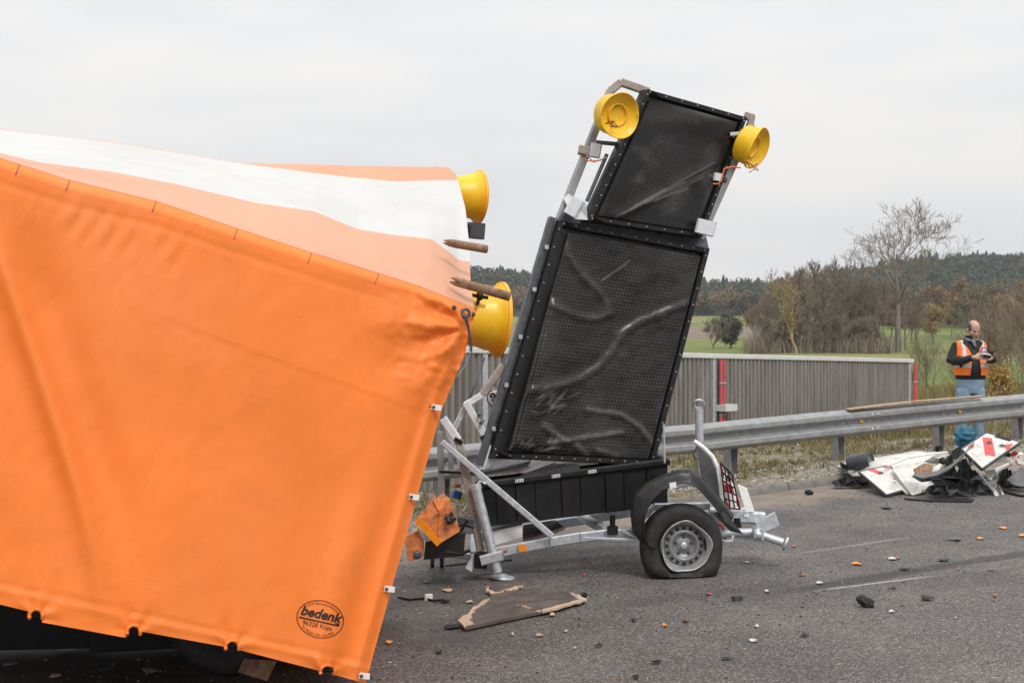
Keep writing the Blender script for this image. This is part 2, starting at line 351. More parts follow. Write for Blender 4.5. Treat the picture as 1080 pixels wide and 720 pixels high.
def mat_terrain():
    t = NT('meadow'); P = t.tc.outputs['Object']; sp = t.n('ShaderNodeSeparateXYZ'); t.l(P, sp.inputs[0]); X, Y = sp.outputs[0], sp.outputs[1]
    g = t.ramp(t.noise(0.05, 6, 0.6), [(0.3, (0.085, 0.135, 0.014)), (0.5, (0.13, 0.17, 0.022)), (0.72, (0.19, 0.18, 0.038))])
    g = t.mix(0.6, g, t.ramp(t.noise(1.3, 5, 0.7), [(0.3, 0.6), (0.7, 1.15)]), 'MULTIPLY')
    wob = t.math('MULTIPLY', t.math('SUBTRACT', t.noise(0.012, 2), 0.5), 60)
    Yw = t.math('ADD', Y, wob)
    def win(v, a, b, s):
        p = t.n('ShaderNodeMapRange', interpolation_type='SMOOTHSTEP'); t.l(v, p.inputs[0]); p.inputs[1].default_value = a - s; p.inputs[2].default_value = a + s
        q = t.n('ShaderNodeMapRange', interpolation_type='SMOOTHSTEP'); t.l(v, q.inputs[0]); q.inputs[1].default_value = b - s; q.inputs[2].default_value = b + s; q.inputs[3].default_value = 1; q.inputs[4].default_value = 0
        return t.math('MULTIPLY', p.outputs[0], q.outputs[0])
    plough = t.math('MULTIPLY', win(Yw, 335, 410, 4), win(X, -400, 74, 3))
    c = t.mix(plough, g, t.ramp(t.noise(0.5, 4), [(0.3, (0.14, 0.10, 0.075)), (0.7, (0.20, 0.15, 0.11))]))
    dry = t.math('MULTIPLY', win(Yw, 150, 185, 6), win(X, 20, 900, 20)); c = t.mix(t.math('MULTIPLY', dry, 0.6), c, (0.25, 0.21, 0.085))
    dry2 = t.math('MULTIPLY', win(Yw, 440, 490, 6), win(X, -300, 120, 20)); c = t.mix(t.math('MULTIPLY', dry2, 0.5), c, (0.25, 0.20, 0.09))
    leaf = win(Y, 545, 5000, 12); c = t.mix(leaf, c, (0.075, 0.06, 0.035))
    # stony verge next to the road
    s_ = t.n('ShaderNodeVectorMath', operation='DOT_PRODUCT'); t.l(P, s_.inputs[0]); s_.inputs[1].default_value = N
    tt = t.math('SUBTRACT', s_.outputs['Value'], R0.dot(N))
    vg = t.n('ShaderNodeMapRange', interpolation_type='SMOOTHSTEP'); t.l(tt, vg.inputs[0]); vg.inputs[1].default_value = 3.0; vg.inputs[2].default_value = 22; vg.inputs[3].default_value = 1; vg.inputs[4].default_value = 0
    peb = t.n('ShaderNodeSeparateColor'); t.l(t.vor(42, out='Color'), peb.inputs[0])
    soil = t.ramp(peb.outputs[0], [(0.0, (0.10, 0.08, 0.055)), (0.5, (0.20, 0.17, 0.135)), (0.85, (0.36, 0.33, 0.29)), (1.0, (0.52, 0.49, 0.45))])
    grs = t.ramp(t.noise(9, 4), [(0.35, (0.08, 0.075, 0.025)), (0.65, (0.20, 0.16, 0.075))])
    soil = t.mix(t.ramp(t.noise(1.5, 5, 0.65), [(0.42, 0.0), (0.6, 0.9)]), soil, grs)
    c = t.mix(vg.outputs[0], c, soil)
    t.bump(t.noise(20, 5), 0.4, 0.03)
    return t.set(c, 0.95)
M['meadow'] = mat_terrain()
def lin(a, b, n): return [a + (b - a) * i / n for i in range(n)]
def mk_terrain():
    ts = [-2600, -1200, -500, -200, -90, -40, -20, -10, -4, -1.5, KT - 0.05, KT + 0.02] + lin(-0.7, 4, 26) + lin(4, 12, 12) + lin(12, 60, 16) + lin(60, 260, 14) + lin(260, 1000, 50) + lin(1000, 3200, 10)
    ss = sorted(set([-lerp(0, 1, i / 60) ** 1 for i in range(1)])); n = 150
    ss = [math.sinh(lerp(-1, 1, i / n) * 7.0) * 5.5 for i in range(n + 1)]
    mb = MB()
    def fn(u, v):
        p = ST(ss[round(u * n)], ts[round(v * (len(ts) - 1))]); return (p.x, p.y, ground(p.x, p.y))
    mb.grid(fn, n, len(ts) - 1); o = mb.build('ground', M['meadow']); o['kind'] = 'structure'
mk_terrain()
def mk_road():
    ts = [-70, -40, -24, -16] + lin(-12, KT, 14) + [KT]
    n = 120; ss = [lerp(-60, 60, i / n) for i in range(n + 1)]; mb = MB()
    def fn(u, v):
        p = ST(ss[round(u * n)], ts[round(v * (len(ts) - 1))])
        s, t = sst(p.x, p.y); e = 0.05 * fbm(s * 1.1, 2.2) * smooth(KT - 0.6, KT, t)
        return (p.x, p.y, gz(p.x) + 0.4 * e * e)
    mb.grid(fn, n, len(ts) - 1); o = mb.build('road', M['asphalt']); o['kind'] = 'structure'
mk_road()
def mk_kerb():
    root = thing('kerb', ST(0, KT), None, None); root['kind'] = 'structure'
    for k in range(26):
        s0 = -10 + k * 1.0; mb = MB(); n = 6; j = rnd.uniform(-0.012, 0.012)
        pr = [(KT - 0.03, -0.05), (KT - 0.02, 0.055), (KT + 0.01, 0.085), (KT + 0.13, 0.092), (KT + 0.15, 0.03)]
        def fn(u, v):
            t, h = pr[round(v * 4)]; s = s0 + 0.006 + u * 0.988; p = ST(s, t + j + 0.012 * fbm(s * 3, t * 9))
            return (p.x, p.y, gz(p.x) + h + (0.014 * fbm(s * 4, t * 11, 4) if h > 0 else 0))
        mb.grid(fn, n, 4); mb.build('kerb_stone', M['concrete'], root)
mk_kerb()

# verge: gravel and tufts of dry grass
def mat_tint(name, stops, rough=0.9, trans=0.0, nz=None):
    t = NT(name); a = t.n('ShaderNodeAttribute', attribute_name='tint'); c = t.ramp(a.outputs['Fac'], stops)
    if nz: c = t.mix(0.5, c, t.ramp(t.noise(nz, 3), [(0.3, 0.55), (0.7, 1.3)]), 'MULTIPLY')
    if trans:
        tr = t.n('ShaderNodeBsdfTranslucent'); t.l(c, tr.inputs[0]); mx = t.n('ShaderNodeMixShader'); mx.inputs[0].default_value = trans
        t.l(t.b.outputs[0], mx.inputs[1]); t.l(tr.outputs[0], mx.inputs[2]); t.l(mx.outputs[0], t.t.nodes['Material Output'].inputs[0])
    M[name] = t.set(c, rough); return M[name]
mat_tint('gravel_stone', [(0.0, (0.13, 0.11, 0.09)), (0.5, (0.29, 0.265, 0.23)), (0.85, (0.42, 0.40, 0.36)), (1.0, (0.58, 0.56, 0.53))], 0.9)
mat_tint('dry_grass', [(0.0, (0.085, 0.10, 0.022)), (0.35, (0.15, 0.145, 0.04)), (0.7, (0.27, 0.205, 0.09)), (1.0, (0.36, 0.28, 0.15))], 0.9, 0.25)
mat_tint('twig_brown', [(0.0, (0.13, 0.102, 0.078)), (0.5, (0.21, 0.168, 0.125)), (1.0, (0.32, 0.26, 0.185))], 0.9)
mat_tint('leaf_litter', [(0.0, (0.10, 0.045, 0.02)), (0.5, (0.26, 0.13, 0.04)), (1.0, (0.42, 0.25, 0.07))], 0.85)
def mk_gravel():
    g = np.random.default_rng(3); base = np.array([[1, 0, 0], [-1, 0, 0], [0, 1, 0], [0, -1, 0], [0, 0, 1], [0, 0, -1]], float)
    T0 = np.array([[0, 2, 4], [2, 1, 4], [1, 3, 4], [3, 0, 4], [2, 0, 5], [1, 2, 5], [3, 1, 5], [0, 3, 5]])
    V = []; T = []; tint = []; k = 0
    while k < 9500:
        s = g.uniform(-7, 12); t = KT + 0.05 + abs(g.normal(0, 1.0)) if g.random() < 0.75 else g.uniform(KT + 0.1, 5)
        if fbm(s * 0.9, t * 0.9, 2) < -0.12 and g.random() < 0.8: continue
        p = ST(s, t); r = g.uniform(0.006, 0.02) * (1.6 if g.random() < 0.06 else 1)
        q = base * np.array([r * g.uniform(.8, 1.5), r * g.uniform(.8, 1.5), r * g.uniform(.5, 1)]) * g.uniform(.8, 1.2, (6, 1))
        a = g.uniform(0, 6.28); ca, sa = math.cos(a), math.sin(a); q = q @ np.array([[ca, -sa, 0], [sa, ca, 0], [0, 0, 1]])
        V.append(q + np.array([p.x, p.y, ground(p.x, p.y) + r * 0.25])); T.append(T0 + 6 * k); tint += [g.random()] * 6; k += 1
    fast_mesh('verge_gravel', np.concatenate(V), np.concatenate(T), M['gravel_stone'], tint, 'stuff')
mk_gravel()
def blades(name, pts, hmin, hmax, nb, wd, mat, seed, lean=0.5, tr=(0, 1)):
    g = np.random.default_rng(seed); V = []; T = []; tint = []; k = 0
    for (x, y, z) in pts:
        tb = g.uniform(*tr); hh = g.uniform(hmin, hmax)
        for _ in range(nb):
            a = g.uniform(0, 6.28); h = hh * g.uniform(0.5, 1.1); ln = h * lean * g.uniform(0.2, 1.2)
            bx, by = x + g.normal(0, hh * 0.25), y + g.normal(0, hh * 0.25); dx, dy = math.cos(a) * ln, math.sin(a) * ln; px, py = -math.sin(a) * wd, math.cos(a) * wd
            V += [(bx - px, by - py, z), (bx + px, by + py, z), (bx + dx * .4 - px * .7, by + dy * .4 - py * .7, z + h * .65), (bx + dx * .4 + px * .7, by + dy * .4 + py * .7, z + h * .65), (bx + dx, by + dy, z + h)]
            T += [(k, k + 1, k + 3), (k, k + 3, k + 2), (k + 2, k + 3, k + 4)]; k += 5; tint += [min(1, max(0, tb + g.normal(0, 0.12)))] * 5
    return fast_mesh(name, V, T, M[mat], tint, 'stuff')
def mk_grass():
    g = np.random.default_rng(5); pts = []
    while len(pts) < 7500:
        s = g.uniform(-8, 13); t = g.uniform(KT + 0.18, 6)
        dens = 0.55 + 0.9 * fbm(s * 0.8, t * 0.8, 5); dens *= smooth(KT, 0.5, t) * 0.8 + 0.2
        if g.random() > dens: continue
        p = ST(s, t); pts.append((p.x, p.y, ground(p.x, p.y) - 0.005))
    blades('verge_grass', pts, 0.03, 0.13, 7, 0.0035, 'dry_grass', 6, 0.8)
    pts = []
    while len(pts) < 2600:                               # rough tall grass on the slope behind the barrier
        y = g.uniform(19, 75); x = y * g.uniform(0.22, 0.46)
        if sst(x, y)[1] < 4.2 or fbm(x * .15, y * .15, 8) < -0.15: continue
        pts.append((x, y, ground(x, y)))
    blades('slope_grass', pts, 0.2, 0.55, 9, 0.008, 'dry_grass', 9, 0.6, (0.25, 1))
    pts = []
    for _ in range(260):
        s = g.uniform(2, 9); t = g.uniform(0.5, 4); p = ST(s, t)
        if fbm(s, t, 11) < 0.05: continue
        pts.append((p.x, p.y, ground(p.x, p.y)))
    blades('fallen_leaves', pts, 0.02, 0.05, 8, 0.012, 'leaf_litter', 12, 1.6)
mk_grass()

# ------------------------------------------------------------------ guard rail
def mk_rail():
    root = thing('guard_rail', ST(0, 0), 'long galvanised steel guard rail with a double wave beam along the verge', 'guard rail')
    prof = [(-0.0, 0.155), (-0.012, 0.150), (-0.075, 0.118), (-0.085, 0.105), (-0.085, 0.062), (-0.075, 0.05), (-0.012, 0.018), (-0.004, 0.008), (-0.004, -0.008), (-0.012, -0.018), (-0.075, -0.05), (-0.085, -0.062), (-0.085, -0.105), (-0.075, -0.118), (-0.012, -0.150), (0.0, -0.155)]
    def rc(s): p = ST(s, 0); return gz(p.x) + 0.545
    sj = sst(*A(913, 436, F / 88).xy)[0]
    L = 4.3; k0 = math.floor((-7 - sj) / L)
    for k in range(k0, k0 + 7):
        s0 = sj + k * L - 0.16; s1 = sj + (k + 1) * L; lap = 0.004 * (k % 2); mb = MB(); n = 24
        def fn(u, v):
            q, h = prof[round(v * (len(prof) - 1))]; s = lerp(s0, s1, u); p = ST(s, q - lap + .006 * fbm(s * .9, h * 4, 2)); return (p.x, p.y, rc(s) + h + .006 * fbm(s * .6, 1, 7))
        mb.grid(fn, n, len(prof) - 1, smooth=False)
        b = mb.build('rail_beam', M['galvanised_old'], root, solid=0.004)
        for h in (0.085, 0.0, -0.085):
            for ds in (0.06, 0.16) if h else (0.11,):
                q = MB(); s = s0 + ds; p = ST(s, -0.09 if h else -0.01); p.z = rc(s) + h
                q.lathe([(0.0, 0.014), (0.010, 0.012), (0.016, 0.004), (0.017, 0)], p, -N, 8); q.build('bolt', M['galvanised'], b)
    for px in (470, 600, 672, 775, 888, 994, 1077, 1140):
        d = 14.0
        for _ in range(8):
            x = (px - 540) / F * d; d = 14 + 0.68 * (x - 1.6)
        s = sst(x, d)[0]; p = ST(s, 0.06); zt = rc(s) + 0.13; zb = ground(p.x, p.y) - 0.3; mb = MB()
        for a, b, ww, hh in ((-0.055, 0.0, 0.01, 0.10), (0.055, 0.0, 0.01, 0.10)):
            c = ST(s + a, 0.06); mb.box((c.x, c.y, (zt + zb) / 2), (0.007, hh, zt - zb), Matrix.Rotation(math.atan2(U.y, U.x), 3, 'Z'))
        c = ST(s, 0.105); mb.box((c.x, c.y, (zt + zb) / 2), (0.103, 0.007, zt - zb), Matrix.Rotation(math.atan2(U.y, U.x), 3, 'Z'))
        mb.build('post', M['galvanised_old'], root)
        q = MB(); c = ST(s, -0.012); q.lathe([(0, 0.016), (0.013, 0.014), (0.02, 0.003), (0.021, 0)], (c.x, c.y, rc(s)), -N, 8); q.build('bolt', M['galvanised'], root)
        if 860 < px < 1000:
            q = MB(); c = ST(s + 0.3, -0.03); q.box((c.x, c.y, rc(s) + 0.02), (0.05, 0.012, 0.03), Matrix.Rotation(math.atan2(U.y, U.x), 3, 'Z')); q.build('reflector', M['lamp_yellow'], root)
    # plank lying on the beam
    t = thing('wooden_plank', ST(4.0, 0), 'long brown splintered plank lying on top of the guard rail', 'plank')
    a = sst(*A(884, 430, F / 89.5).xy)[0]; b = sst(*A(1023, 419, F / 82).xy)[0]; mb = MB(); n = 14
    for i in range(n):
        u0, u1 = i / n, (i + 1) / n; pts = []
        for u in (u0, u1):
            s = lerp(a, b, u); z = rc(s) + 0.172 + 0.02 * math.sin(u * 3); w_ = 0.045 * (1 - 0.6 * smooth(0.6, 1, u)); p = ST(s, -0.05 - w_); q = ST(s, -0.04 + w_ * 0.8)
            pts += [(p.x, p.y, z - .012), (q.x, q.y, z - .010), (q.x, q.y, z + .004), (p.x, p.y, z + .002)]
        mb.add(pts, [(0, 1, 5, 4), (1, 2, 6, 5), (2, 3, 7, 6), (3, 0, 4, 7)] + ([(3, 2, 1, 0)] if i == 0 else []) + ([(4, 5, 6, 7)] if i == n - 1 else []))
    mb.build('board', M['wood_plank'], t)
    mb = MB(); s = lerp(a, b, 0.45); p0 = ST(s, -0.08); p1 = ST(b, -0.055); mb.bar((p0.x, p0.y, rc(s) + 0.197), (p1.x, p1.y, rc(b) + 0.185), 0.05, 0.012); mb.build('splinter', M['wood_raw'], t)
mk_rail()

# ------------------------------------------------------------------ noise barrier of corrugated sheets
def mat_wall():
    t = NT('weathered_sheet'); v = t.coords('Object', (1, 1, 0.25)); c = t.ramp(t.noise(5, 6, 0.65, v), [(0.3, (0.175, 0.162, 0.146)), (0.55, (0.245, 0.23, 0.21)), (0.75, (0.31, 0.293, 0.27))])
    st = t.ramp(t.noise(9, 6, 0.7, t.coords('Object', (1, 1, 0.08))), [(0.42, 0.0), (0.66, 0.75)]); c = t.mix(st, c, (0.12, 0.105, 0.085))
    t.bump(t.noise(70, 3), 0.15, 0.004); M['weathered_sheet'] = t.set(c, 0.8); simple('cap_pale', (0.62, 0.62, 0.61), 0.5, 0.1, 0.08, 3)
mat_wall()
def mk_barrier():
    W0, W1 = A(500, 367.5, 16.6), A(966, 379.5, 27.0); D = (W1 - W0); L = Vector((D.x, D.y, 0)).length; D = Vector((D.x, D.y, 0)).normalized(); Q = Vector((-D.y, D.x, 0)); sl = (W1.z - W0.z) / L
    def wp(s, q, dz): p = W0 + D * s + Q * q; return Vector((p.x, p.y, W0.z + sl * s + dz))
    root = thing('noise_barrier', wp(L / 2, 0, -1.6), 'long grey brown corrugated noise barrier with a pale top rail behind the guard rail', 'barrier')
    def s_at(px):
        lo, hi = -20, 20
        for _ in range(40):
            m = (lo + hi) / 2; p = wp(m, 0, 0)
            if 540 + F * p.x / p.y < px: lo = m
            else: hi = m
        return lo
    sp = s_at(750.5); bays = [sp - 11.0, sp - 5.5, sp, s_at(957)]
    for a, b in zip(bays, bays[1:]):
        mb = MB(); pitch = 0.125; n = int((b - a - 0.1) / pitch) * 6
        def fn(u, v):
            s = lerp(a + 0.05, b - 0.05, u); ph = ((s / pitch) % 1.0); f = 0.5 + 0.5 * max(-1, min(1, 2.2 * math.sin(ph * 2 * math.pi) + 0.5))
            return wp(s, -0.07 * f, lerp(-2.2, -0.06, v))
        mb.grid(fn, n, 1, smooth=False); mb.build('corrugated_sheet', M['weathered_sheet'], root, solid=0.003)
        mb = MB(); mb.bar(wp(a - 0.03 if a == bays[0] else a + 0.003, -0.01, -0.02), wp(b + (0.12 if b == bays[-1] else 0), -0.01, -0.02), 0.16, 0.075, bev=0.008); mb.build('cap_rail', M['cap_pale'], root)
    for k, s in enumerate(bays):
        mb = MB(); mb.bar(wp(s, -0.02, -2.3), wp(s, -0.02, -0.062), 0.10, 0.10, up=tuple(D)); mb.build('post', M['galvanised'], root)
        if k < 2: continue
        for dq in (0.085, 0.175):
            mb = MB(); p = wp(s + dq * (1.0 if k == 2 else 0.85), -0.12, 0); mb.tube([Vector((p.x, p.y, p.z - 2.0)), Vector((p.x, p.y, p.z - 0.075))], 0.029, 10); c = mb.build('red_pipe', M['red_paint'], root)
            for h in (-0.45, -0.95):
                q = MB(); q.lathe([(0.03, -0.02), (0.036, -0.015), (0.036, 0.015), (0.03, 0.02)], (p.x, p.y, p.z + h), (0, 0, 1), 8); q.build('clamp', M['galvanised_old'], c)
    mb = MB(); c = wp(sp + 0.2, -0.16, -0.83); mb.cbox(c, (0.35, 0.2, 0.1), Matrix.Rotation(math.atan2(D.y, D.x), 3, 'Z'), b=0.02); mb.build('foot_block', M['cap_pale'], root)
mk_barrier()

# ------------------------------------------------------------------ trees
mat_tint('bark_grey', [(0.0, (0.10, 0.085, 0.07)), (0.5, (0.165, 0.142, 0.115)), (1.0, (0.24, 0.205, 0.16))], 0.9)
mat_tint('bark_yellow', [(0.0, (0.22, 0.18, 0.10)), (1.0, (0.40, 0.32, 0.16))], 0.9)
mat_tint('leaf_brown', [(0.0, (0.13, 0.08, 0.045)), (0.5, (0.25, 0.15, 0.07)), (1.0, (0.37, 0.225, 0.10))], 0.85, 0.2)
mat_tint('leaf_ochre', [(0.0, (0.18, 0.13, 0.055)), (0.5, (0.31, 0.215, 0.085)), (1.0, (0.44, 0.30, 0.115))], 0.85, 0.2)
mat_tint('leaf_olive', [(0.0, (0.09, 0.08, 0.042)), (0.5, (0.16, 0.135, 0.065)), (1.0, (0.23, 0.19, 0.09))], 0.85, 0.2)
mat_tint('leaf_dark', [(0.0, (0.012, 0.028, 0.018)), (0.5, (0.024, 0.048, 0.028)), (1.0, (0.042, 0.075, 0.04))], 0.8, 0.1)
mat_tint('leaf_gold', [(0.0, (0.34, 0.19, 0.02)), (0.5, (0.48, 0.28, 0.03)), (1.0, (0.6, 0.4, 0.07))], 0.8, 0.25)
def skeleton(seed, h, r, levels=4, kids=4, spread=0.6, fork=0.35, up=0.25, ratio=0.62, twist=0.18, trunk_pts=6, tf=0.62, k0=3):
    """branch segments (p0, p1, r0, r1, level) grown from a trunk"""
    g = random.Random(seed); segs = []
    def grow(p, d, L, rad, lev):
        n = trunk_pts if lev == 0 else max(2, 5 - lev); q = p.copy(); dd = d.copy(); pts = [q.copy()]
        for i in range(n):
            dd = (dd + Vector((g.gauss(0, twist), g.gauss(0, twist), g.gauss(0, twist * .6) + (up * 0.35 if lev else 0.05)))).normalized()
            q = q + dd * (L / n); r0 = rad * (1 - 0.75 * i / n); r1 = rad * (1 - 0.75 * (i + 1) / n); segs.append((pts[-1], q.copy(), r0, r1, lev)); pts.append(q.copy())
        if lev >= levels: return
        nk = kids + (k0 if lev == 0 else 0) + g.randint(-1, 1)
        for k in range(nk):
            f = lerp(fork if lev == 0 else 0.25, 1.0, (k + g.random()) / nk); i = min(n - 1, int(f * n)); b = pts[i].lerp(pts[i + 1], f * n - i)
            ax = dd.orthogonal().normalized(); ax = Matrix.Rotation(g.uniform(0, 6.28), 3, d) @ ax
            nd = (d * (1 - spread * 0.5) + ax * spread * g.uniform(0.6, 1.3) + Vector((0, 0, up))).normalized()
            grow(b, nd, L * ratio * g.uniform(0.7, 1.1) * (1.15 - 0.5 * f if lev == 0 else 1), rad * (1 - 0.7 * f) * 0.62, lev + 1)
    grow(Vector((0, 0, -0.3)), Vector((0, 0, 1)), h * tf if levels > 1 else h, r, 0)
    return segs
def seg_mesh(segs, rmin, seed=0):
    g = np.random.default_rng(seed); V = []; T = []; ti = []
    for p, q, r0, r1, lev in segs:
        n = 6 if lev == 0 else (4 if lev == 1 else 3); d = (q - p); x = d.orthogonal().normalized(); y = d.normalized().cross(x); b = len(V); t = g.uniform(0.1, 0.9)
        for c, r in ((p, max(r0, rmin)), (q, max(r1, rmin * 0.8))):
            for k in range(n):
                a = 6.2832 * k / n; w = c + x * (math.cos(a) * r) + y * (math.sin(a) * r); V.append((w.x, w.y, w.z)); ti.append(t)
        for k in range(n):
            m = (k + 1) % n; T += [(b + k, b + m, b + n + m), (b + k, b + n + m, b + n + k)]
    return V, T, ti
def leaf_mesh(segs, minlev, n, size, jit, seed):
    g = np.random.default_rng(seed); tips = [s for s in segs if s[4] >= minlev]; V = []; T = []; ti = []
    for i in range(n):
        p, q, *_ = tips[g.integers(len(tips))]; c = np.array(p.lerp(q, g.random())) + g.normal(0, jit, 3); t = g.random()
        a = g.normal(0, 1, 3); a /= np.linalg.norm(a); b = np.cross(a, g.normal(0, 1, 3)); b /= np.linalg.norm(b); s = size * g.uniform(.6, 1.3); k = len(V)
        V += [tuple(c + a * s), tuple(c - a * s * .5 + b * s * .7), tuple(c - a * s * .5 - b * s * .7)]; T.append((k, k + 1, k + 2)); ti += [t] * 3
    return V, T, ti
def tree(name, pos, label, group, segs, rmin, bark='bark_grey', leaf=None, seed=0, sink=0.0, cat='tree'):
    """trunk (with main limbs) and crown (fine branches or leaves)"""
    root = thing(name, pos, label, cat, group)
    V, T, ti = seg_mesh([s for s in segs if s[4] < 2], rmin, seed); fast_mesh('trunk', V, T, M[bark], ti, parent=root)
    hi = [s for s in segs if s[4] >= 2]; V, T, ti = seg_mesh(hi, rmin, seed + 1)
    c = fast_mesh('crown', V, T, M['twig_brown' if bark == 'bark_grey' else bark], ti, parent=root)
    if leaf:
        V, T, ti = leaf_mesh(segs, *leaf[1:], seed); fast_mesh('foliage', V, T, M[leaf[0]], ti, parent=c)
    return root
def at_ground(px, d): x = (px - 540) / F * d; return Vector((x, d, ground(x, d)))
ORD = 'leftmost second third fourth fifth sixth seventh eighth ninth tenth eleventh twelfth thirteenth fourteenth rightmost'.split()
def mk_trees():
    sg = skeleton(21, 27.5, 0.42, 5, 4, 0.74, 0.46, 0.27, 0.62, 0.06, 8, 0.56, 5)
    bt = tree('bare_tree', at_ground(947, 205), 'tall bare leafless tree with a wide open crown rising above the hill', None, sg, 0.022, seed=3); bt.scale = (1.25, 1.25, 1.0)
    sg = skeleton(5, 12.5, 0.22, 4, 4, 0.45, 0.25, 0.35, 0.55, 0.12, 7)
    tree('birch_tree', at_ground(840, 186), 'slender tree with yellowish trunk and branches in front of the bare thicket', None, sg, 0.04, 'bark_yellow', ('leaf_ochre', 3, 700, 0.16, 0.5), 4)
    # bare trees of the thicket
    protos = [skeleton(40 + i, 13, 0.2, 5, 4, 0.55, 0.15, 0.35, 0.6, 0.13, 6) for i in range(4)]
    TH = 'bare grey brown trees of the thicket behind the noise barrier'
    first = []
    spots = [(795, 232, .72), (812, 222, .9), (822, 210, 1.0), (834, 216, 1.15), (848, 224, 1.22), (858, 206, 1.05), (869, 220, 1.3), (880, 210, 1.02), (892, 226, 1.25), (905, 208, 1.0), (916, 222, 1.1), (926, 206, .92), (938, 226, 1.02), (955, 218, .95), (967, 232, .9)]
    for i, (px, d, k) in enumerate(spots):
        p = at_ground(px, d)
        if i < 4: t = tree('thicket_tree', p, 'bare grey brown tree of the dense thicket behind the noise barrier', TH, protos[i], 0.022, seed=50 + i); first.append(t)
        else: t = unique(first[(i * 7 + i // 4) % 4], p)
        t['label'] = ORD[i] + ' bare grey brown tree from the left in the thicket behind the noise barrier'
        t.scale = (k, k, k * rnd.uniform(.92, 1.08)); t.rotation_euler.z = rnd.uniform(0, 6.28)
    # undergrowth in the thicket
    bush = [skeleton(70 + i, 6.5, 0.09, 4, 6, 0.75, 0.02, 0.3, 0.62, 0.18, 4) for i in range(3)]; fb = []
    for i, (px, d, k) in enumerate([(806, 205, .9), (818, 200, 1.1), (830, 198, 1.0), (844, 196, 1.15), (857, 197, 1.0), (871, 200, 1.1), (884, 198, .95), (898, 200, 1.0), (911, 197, .9), (925, 199, .85), (752, 236, 1.15), (764, 250, .8)]):
        p = at_ground(px, d)
        if i < 3: t = tree('bare_shrub', p, 'bare brown shrub at the foot of the thicket trees', 'bare shrubs under the thicket trees', bush[i], 0.028, 'bark_grey', ('leaf_olive', 3, 160, 0.12, 0.5), 80 + i, cat='shrub'); fb.append(t)
        else: t = unique(fb[i % 3], p)
        t['label'] = ORD[i] + ' bare brown shrub from the left at the foot of the thicket'
        if i >= 10: t['label'] = 'brown round shrub left of the dark evergreen' if i == 10 else 'low brown shrub behind the dark evergreen'
        t.scale = (k, k, k); t.rotation_euler.z = rnd.uniform(0, 6.28)
    g = np.random.default_rng(44); pts = []
    while len(pts) < 1500:                               # dense brown undergrowth at the foot of the thicket
        d = g.uniform(192, 236); px = g.uniform(792, 938); xx = (px - 540) / F * d
        if fbm(xx * .2, d * .1, 4) < -.25: continue
        pts.append((xx, d, ground(xx, d) - .1))
    blades('thicket_undergrowth', pts, 0.6, 3.6, 9, 0.03, 'twig_brown', 45, 0.8)
    # dark evergreen
    sg = skeleton(91, 7.2, 0.16, 4, 7, 0.7, 0.05, 0.1, 0.5, 0.12, 6)
    tree('evergreen_tree', at_ground(771, 238), 'dark green evergreen tree standing at the left edge of the thicket', None, sg, 0.03, 'bark_grey', ('leaf_dark', 2, 6500, 0.20, 0.42), 92)
    # autumn trees at the foot of the hill
    ap = [skeleton(100 + i, 12, 0.2, 4, 5, 0.65, 0.2, 0.22, 0.55, 0.13, 6) for i in range(4)]
    lf = ['leaf_brown', 'leaf_ochre', 'leaf_olive', 'leaf_brown']; fa = []
    rows = [(803, 262, .85, 3, 'reddish brown autumn tree rising left of the thicket'), (985, 290, .98, 1, 'round ochre autumn tree with a visible trunk left of the man'), (1022, 330, 1.3, 2, 'olive brown autumn tree high behind the head of the man'),
            (962, 300, .9, 0, 'brown autumn tree half hidden by the tall bare tree'), (1003, 345, 1.1, 0, 'reddish brown tree between the ochre tree and the man'), (1046, 350, 1.25, 0, 'brown autumn tree right above the man'), (1066, 340, 1.1, 1, 'ochre tree near the right edge at the foot of the hill'),
            (1090, 345, 1.2, 2, 'olive brown tree cut by the right edge'), (928, 320, 1.2, 0, 'brown tree behind the thicket left of the tall bare tree'), (1040, 400, 1.4, 2, 'olive tree in the second row behind the man'), (985, 410, 1.4, 0, 'brown tree in the second row behind the ochre tree'),
            (900, 330, 1.2, 2, 'olive brown tree peeping over the middle of the thicket'), (830, 330, .9, 1, 'pale ochre tree peeping over the left of the thicket'), (1012, 430, 1.5, 3, 'reddish tree in the second row above the man'), (1078, 420, 1.5, 3, 'reddish tree in the second row at the right edge')]
    for i, (px, d, k, v, lab) in enumerate(rows):
        p = at_ground(px, d)
        pr = next((q for q, vv in fa if vv == v), None)
        if pr is None: t = tree('autumn_tree', p, lab, 'autumn trees at the foot of the hill', ap[v], 0.05, 'bark_grey', (lf[v], 2, 3200, 0.27, 0.55), 110 + v); fa.append((t, v))
        else: t = unique(pr, p); t['label'] = lab
        t.scale = (k, k, k * rnd.uniform(.9, 1.05)); t.rotation_euler.z = rnd.uniform(0, 6.28)
    # thin stemmed shrubs on the slope near the man
    near = [skeleton(130 + i, 3.4, 0.016, 3, 5, 0.55, 0.0, 0.4, 0.72, 0.10, 5, 0.62, 16) for i in range(3)]; fn_ = []
    labs = ['thin brown stemmed shrub growing just left of the man', 'low brown shrub between the noise barrier end and the man', 'tall thin stemmed shrub just right of the man', 'wispy shrub at the right edge beside the man', 'thin brown shrub behind the right arm of the man', 'tall wispy shrub cut by the right edge', 'small brown shrub beside the red pipes of the barrier end']
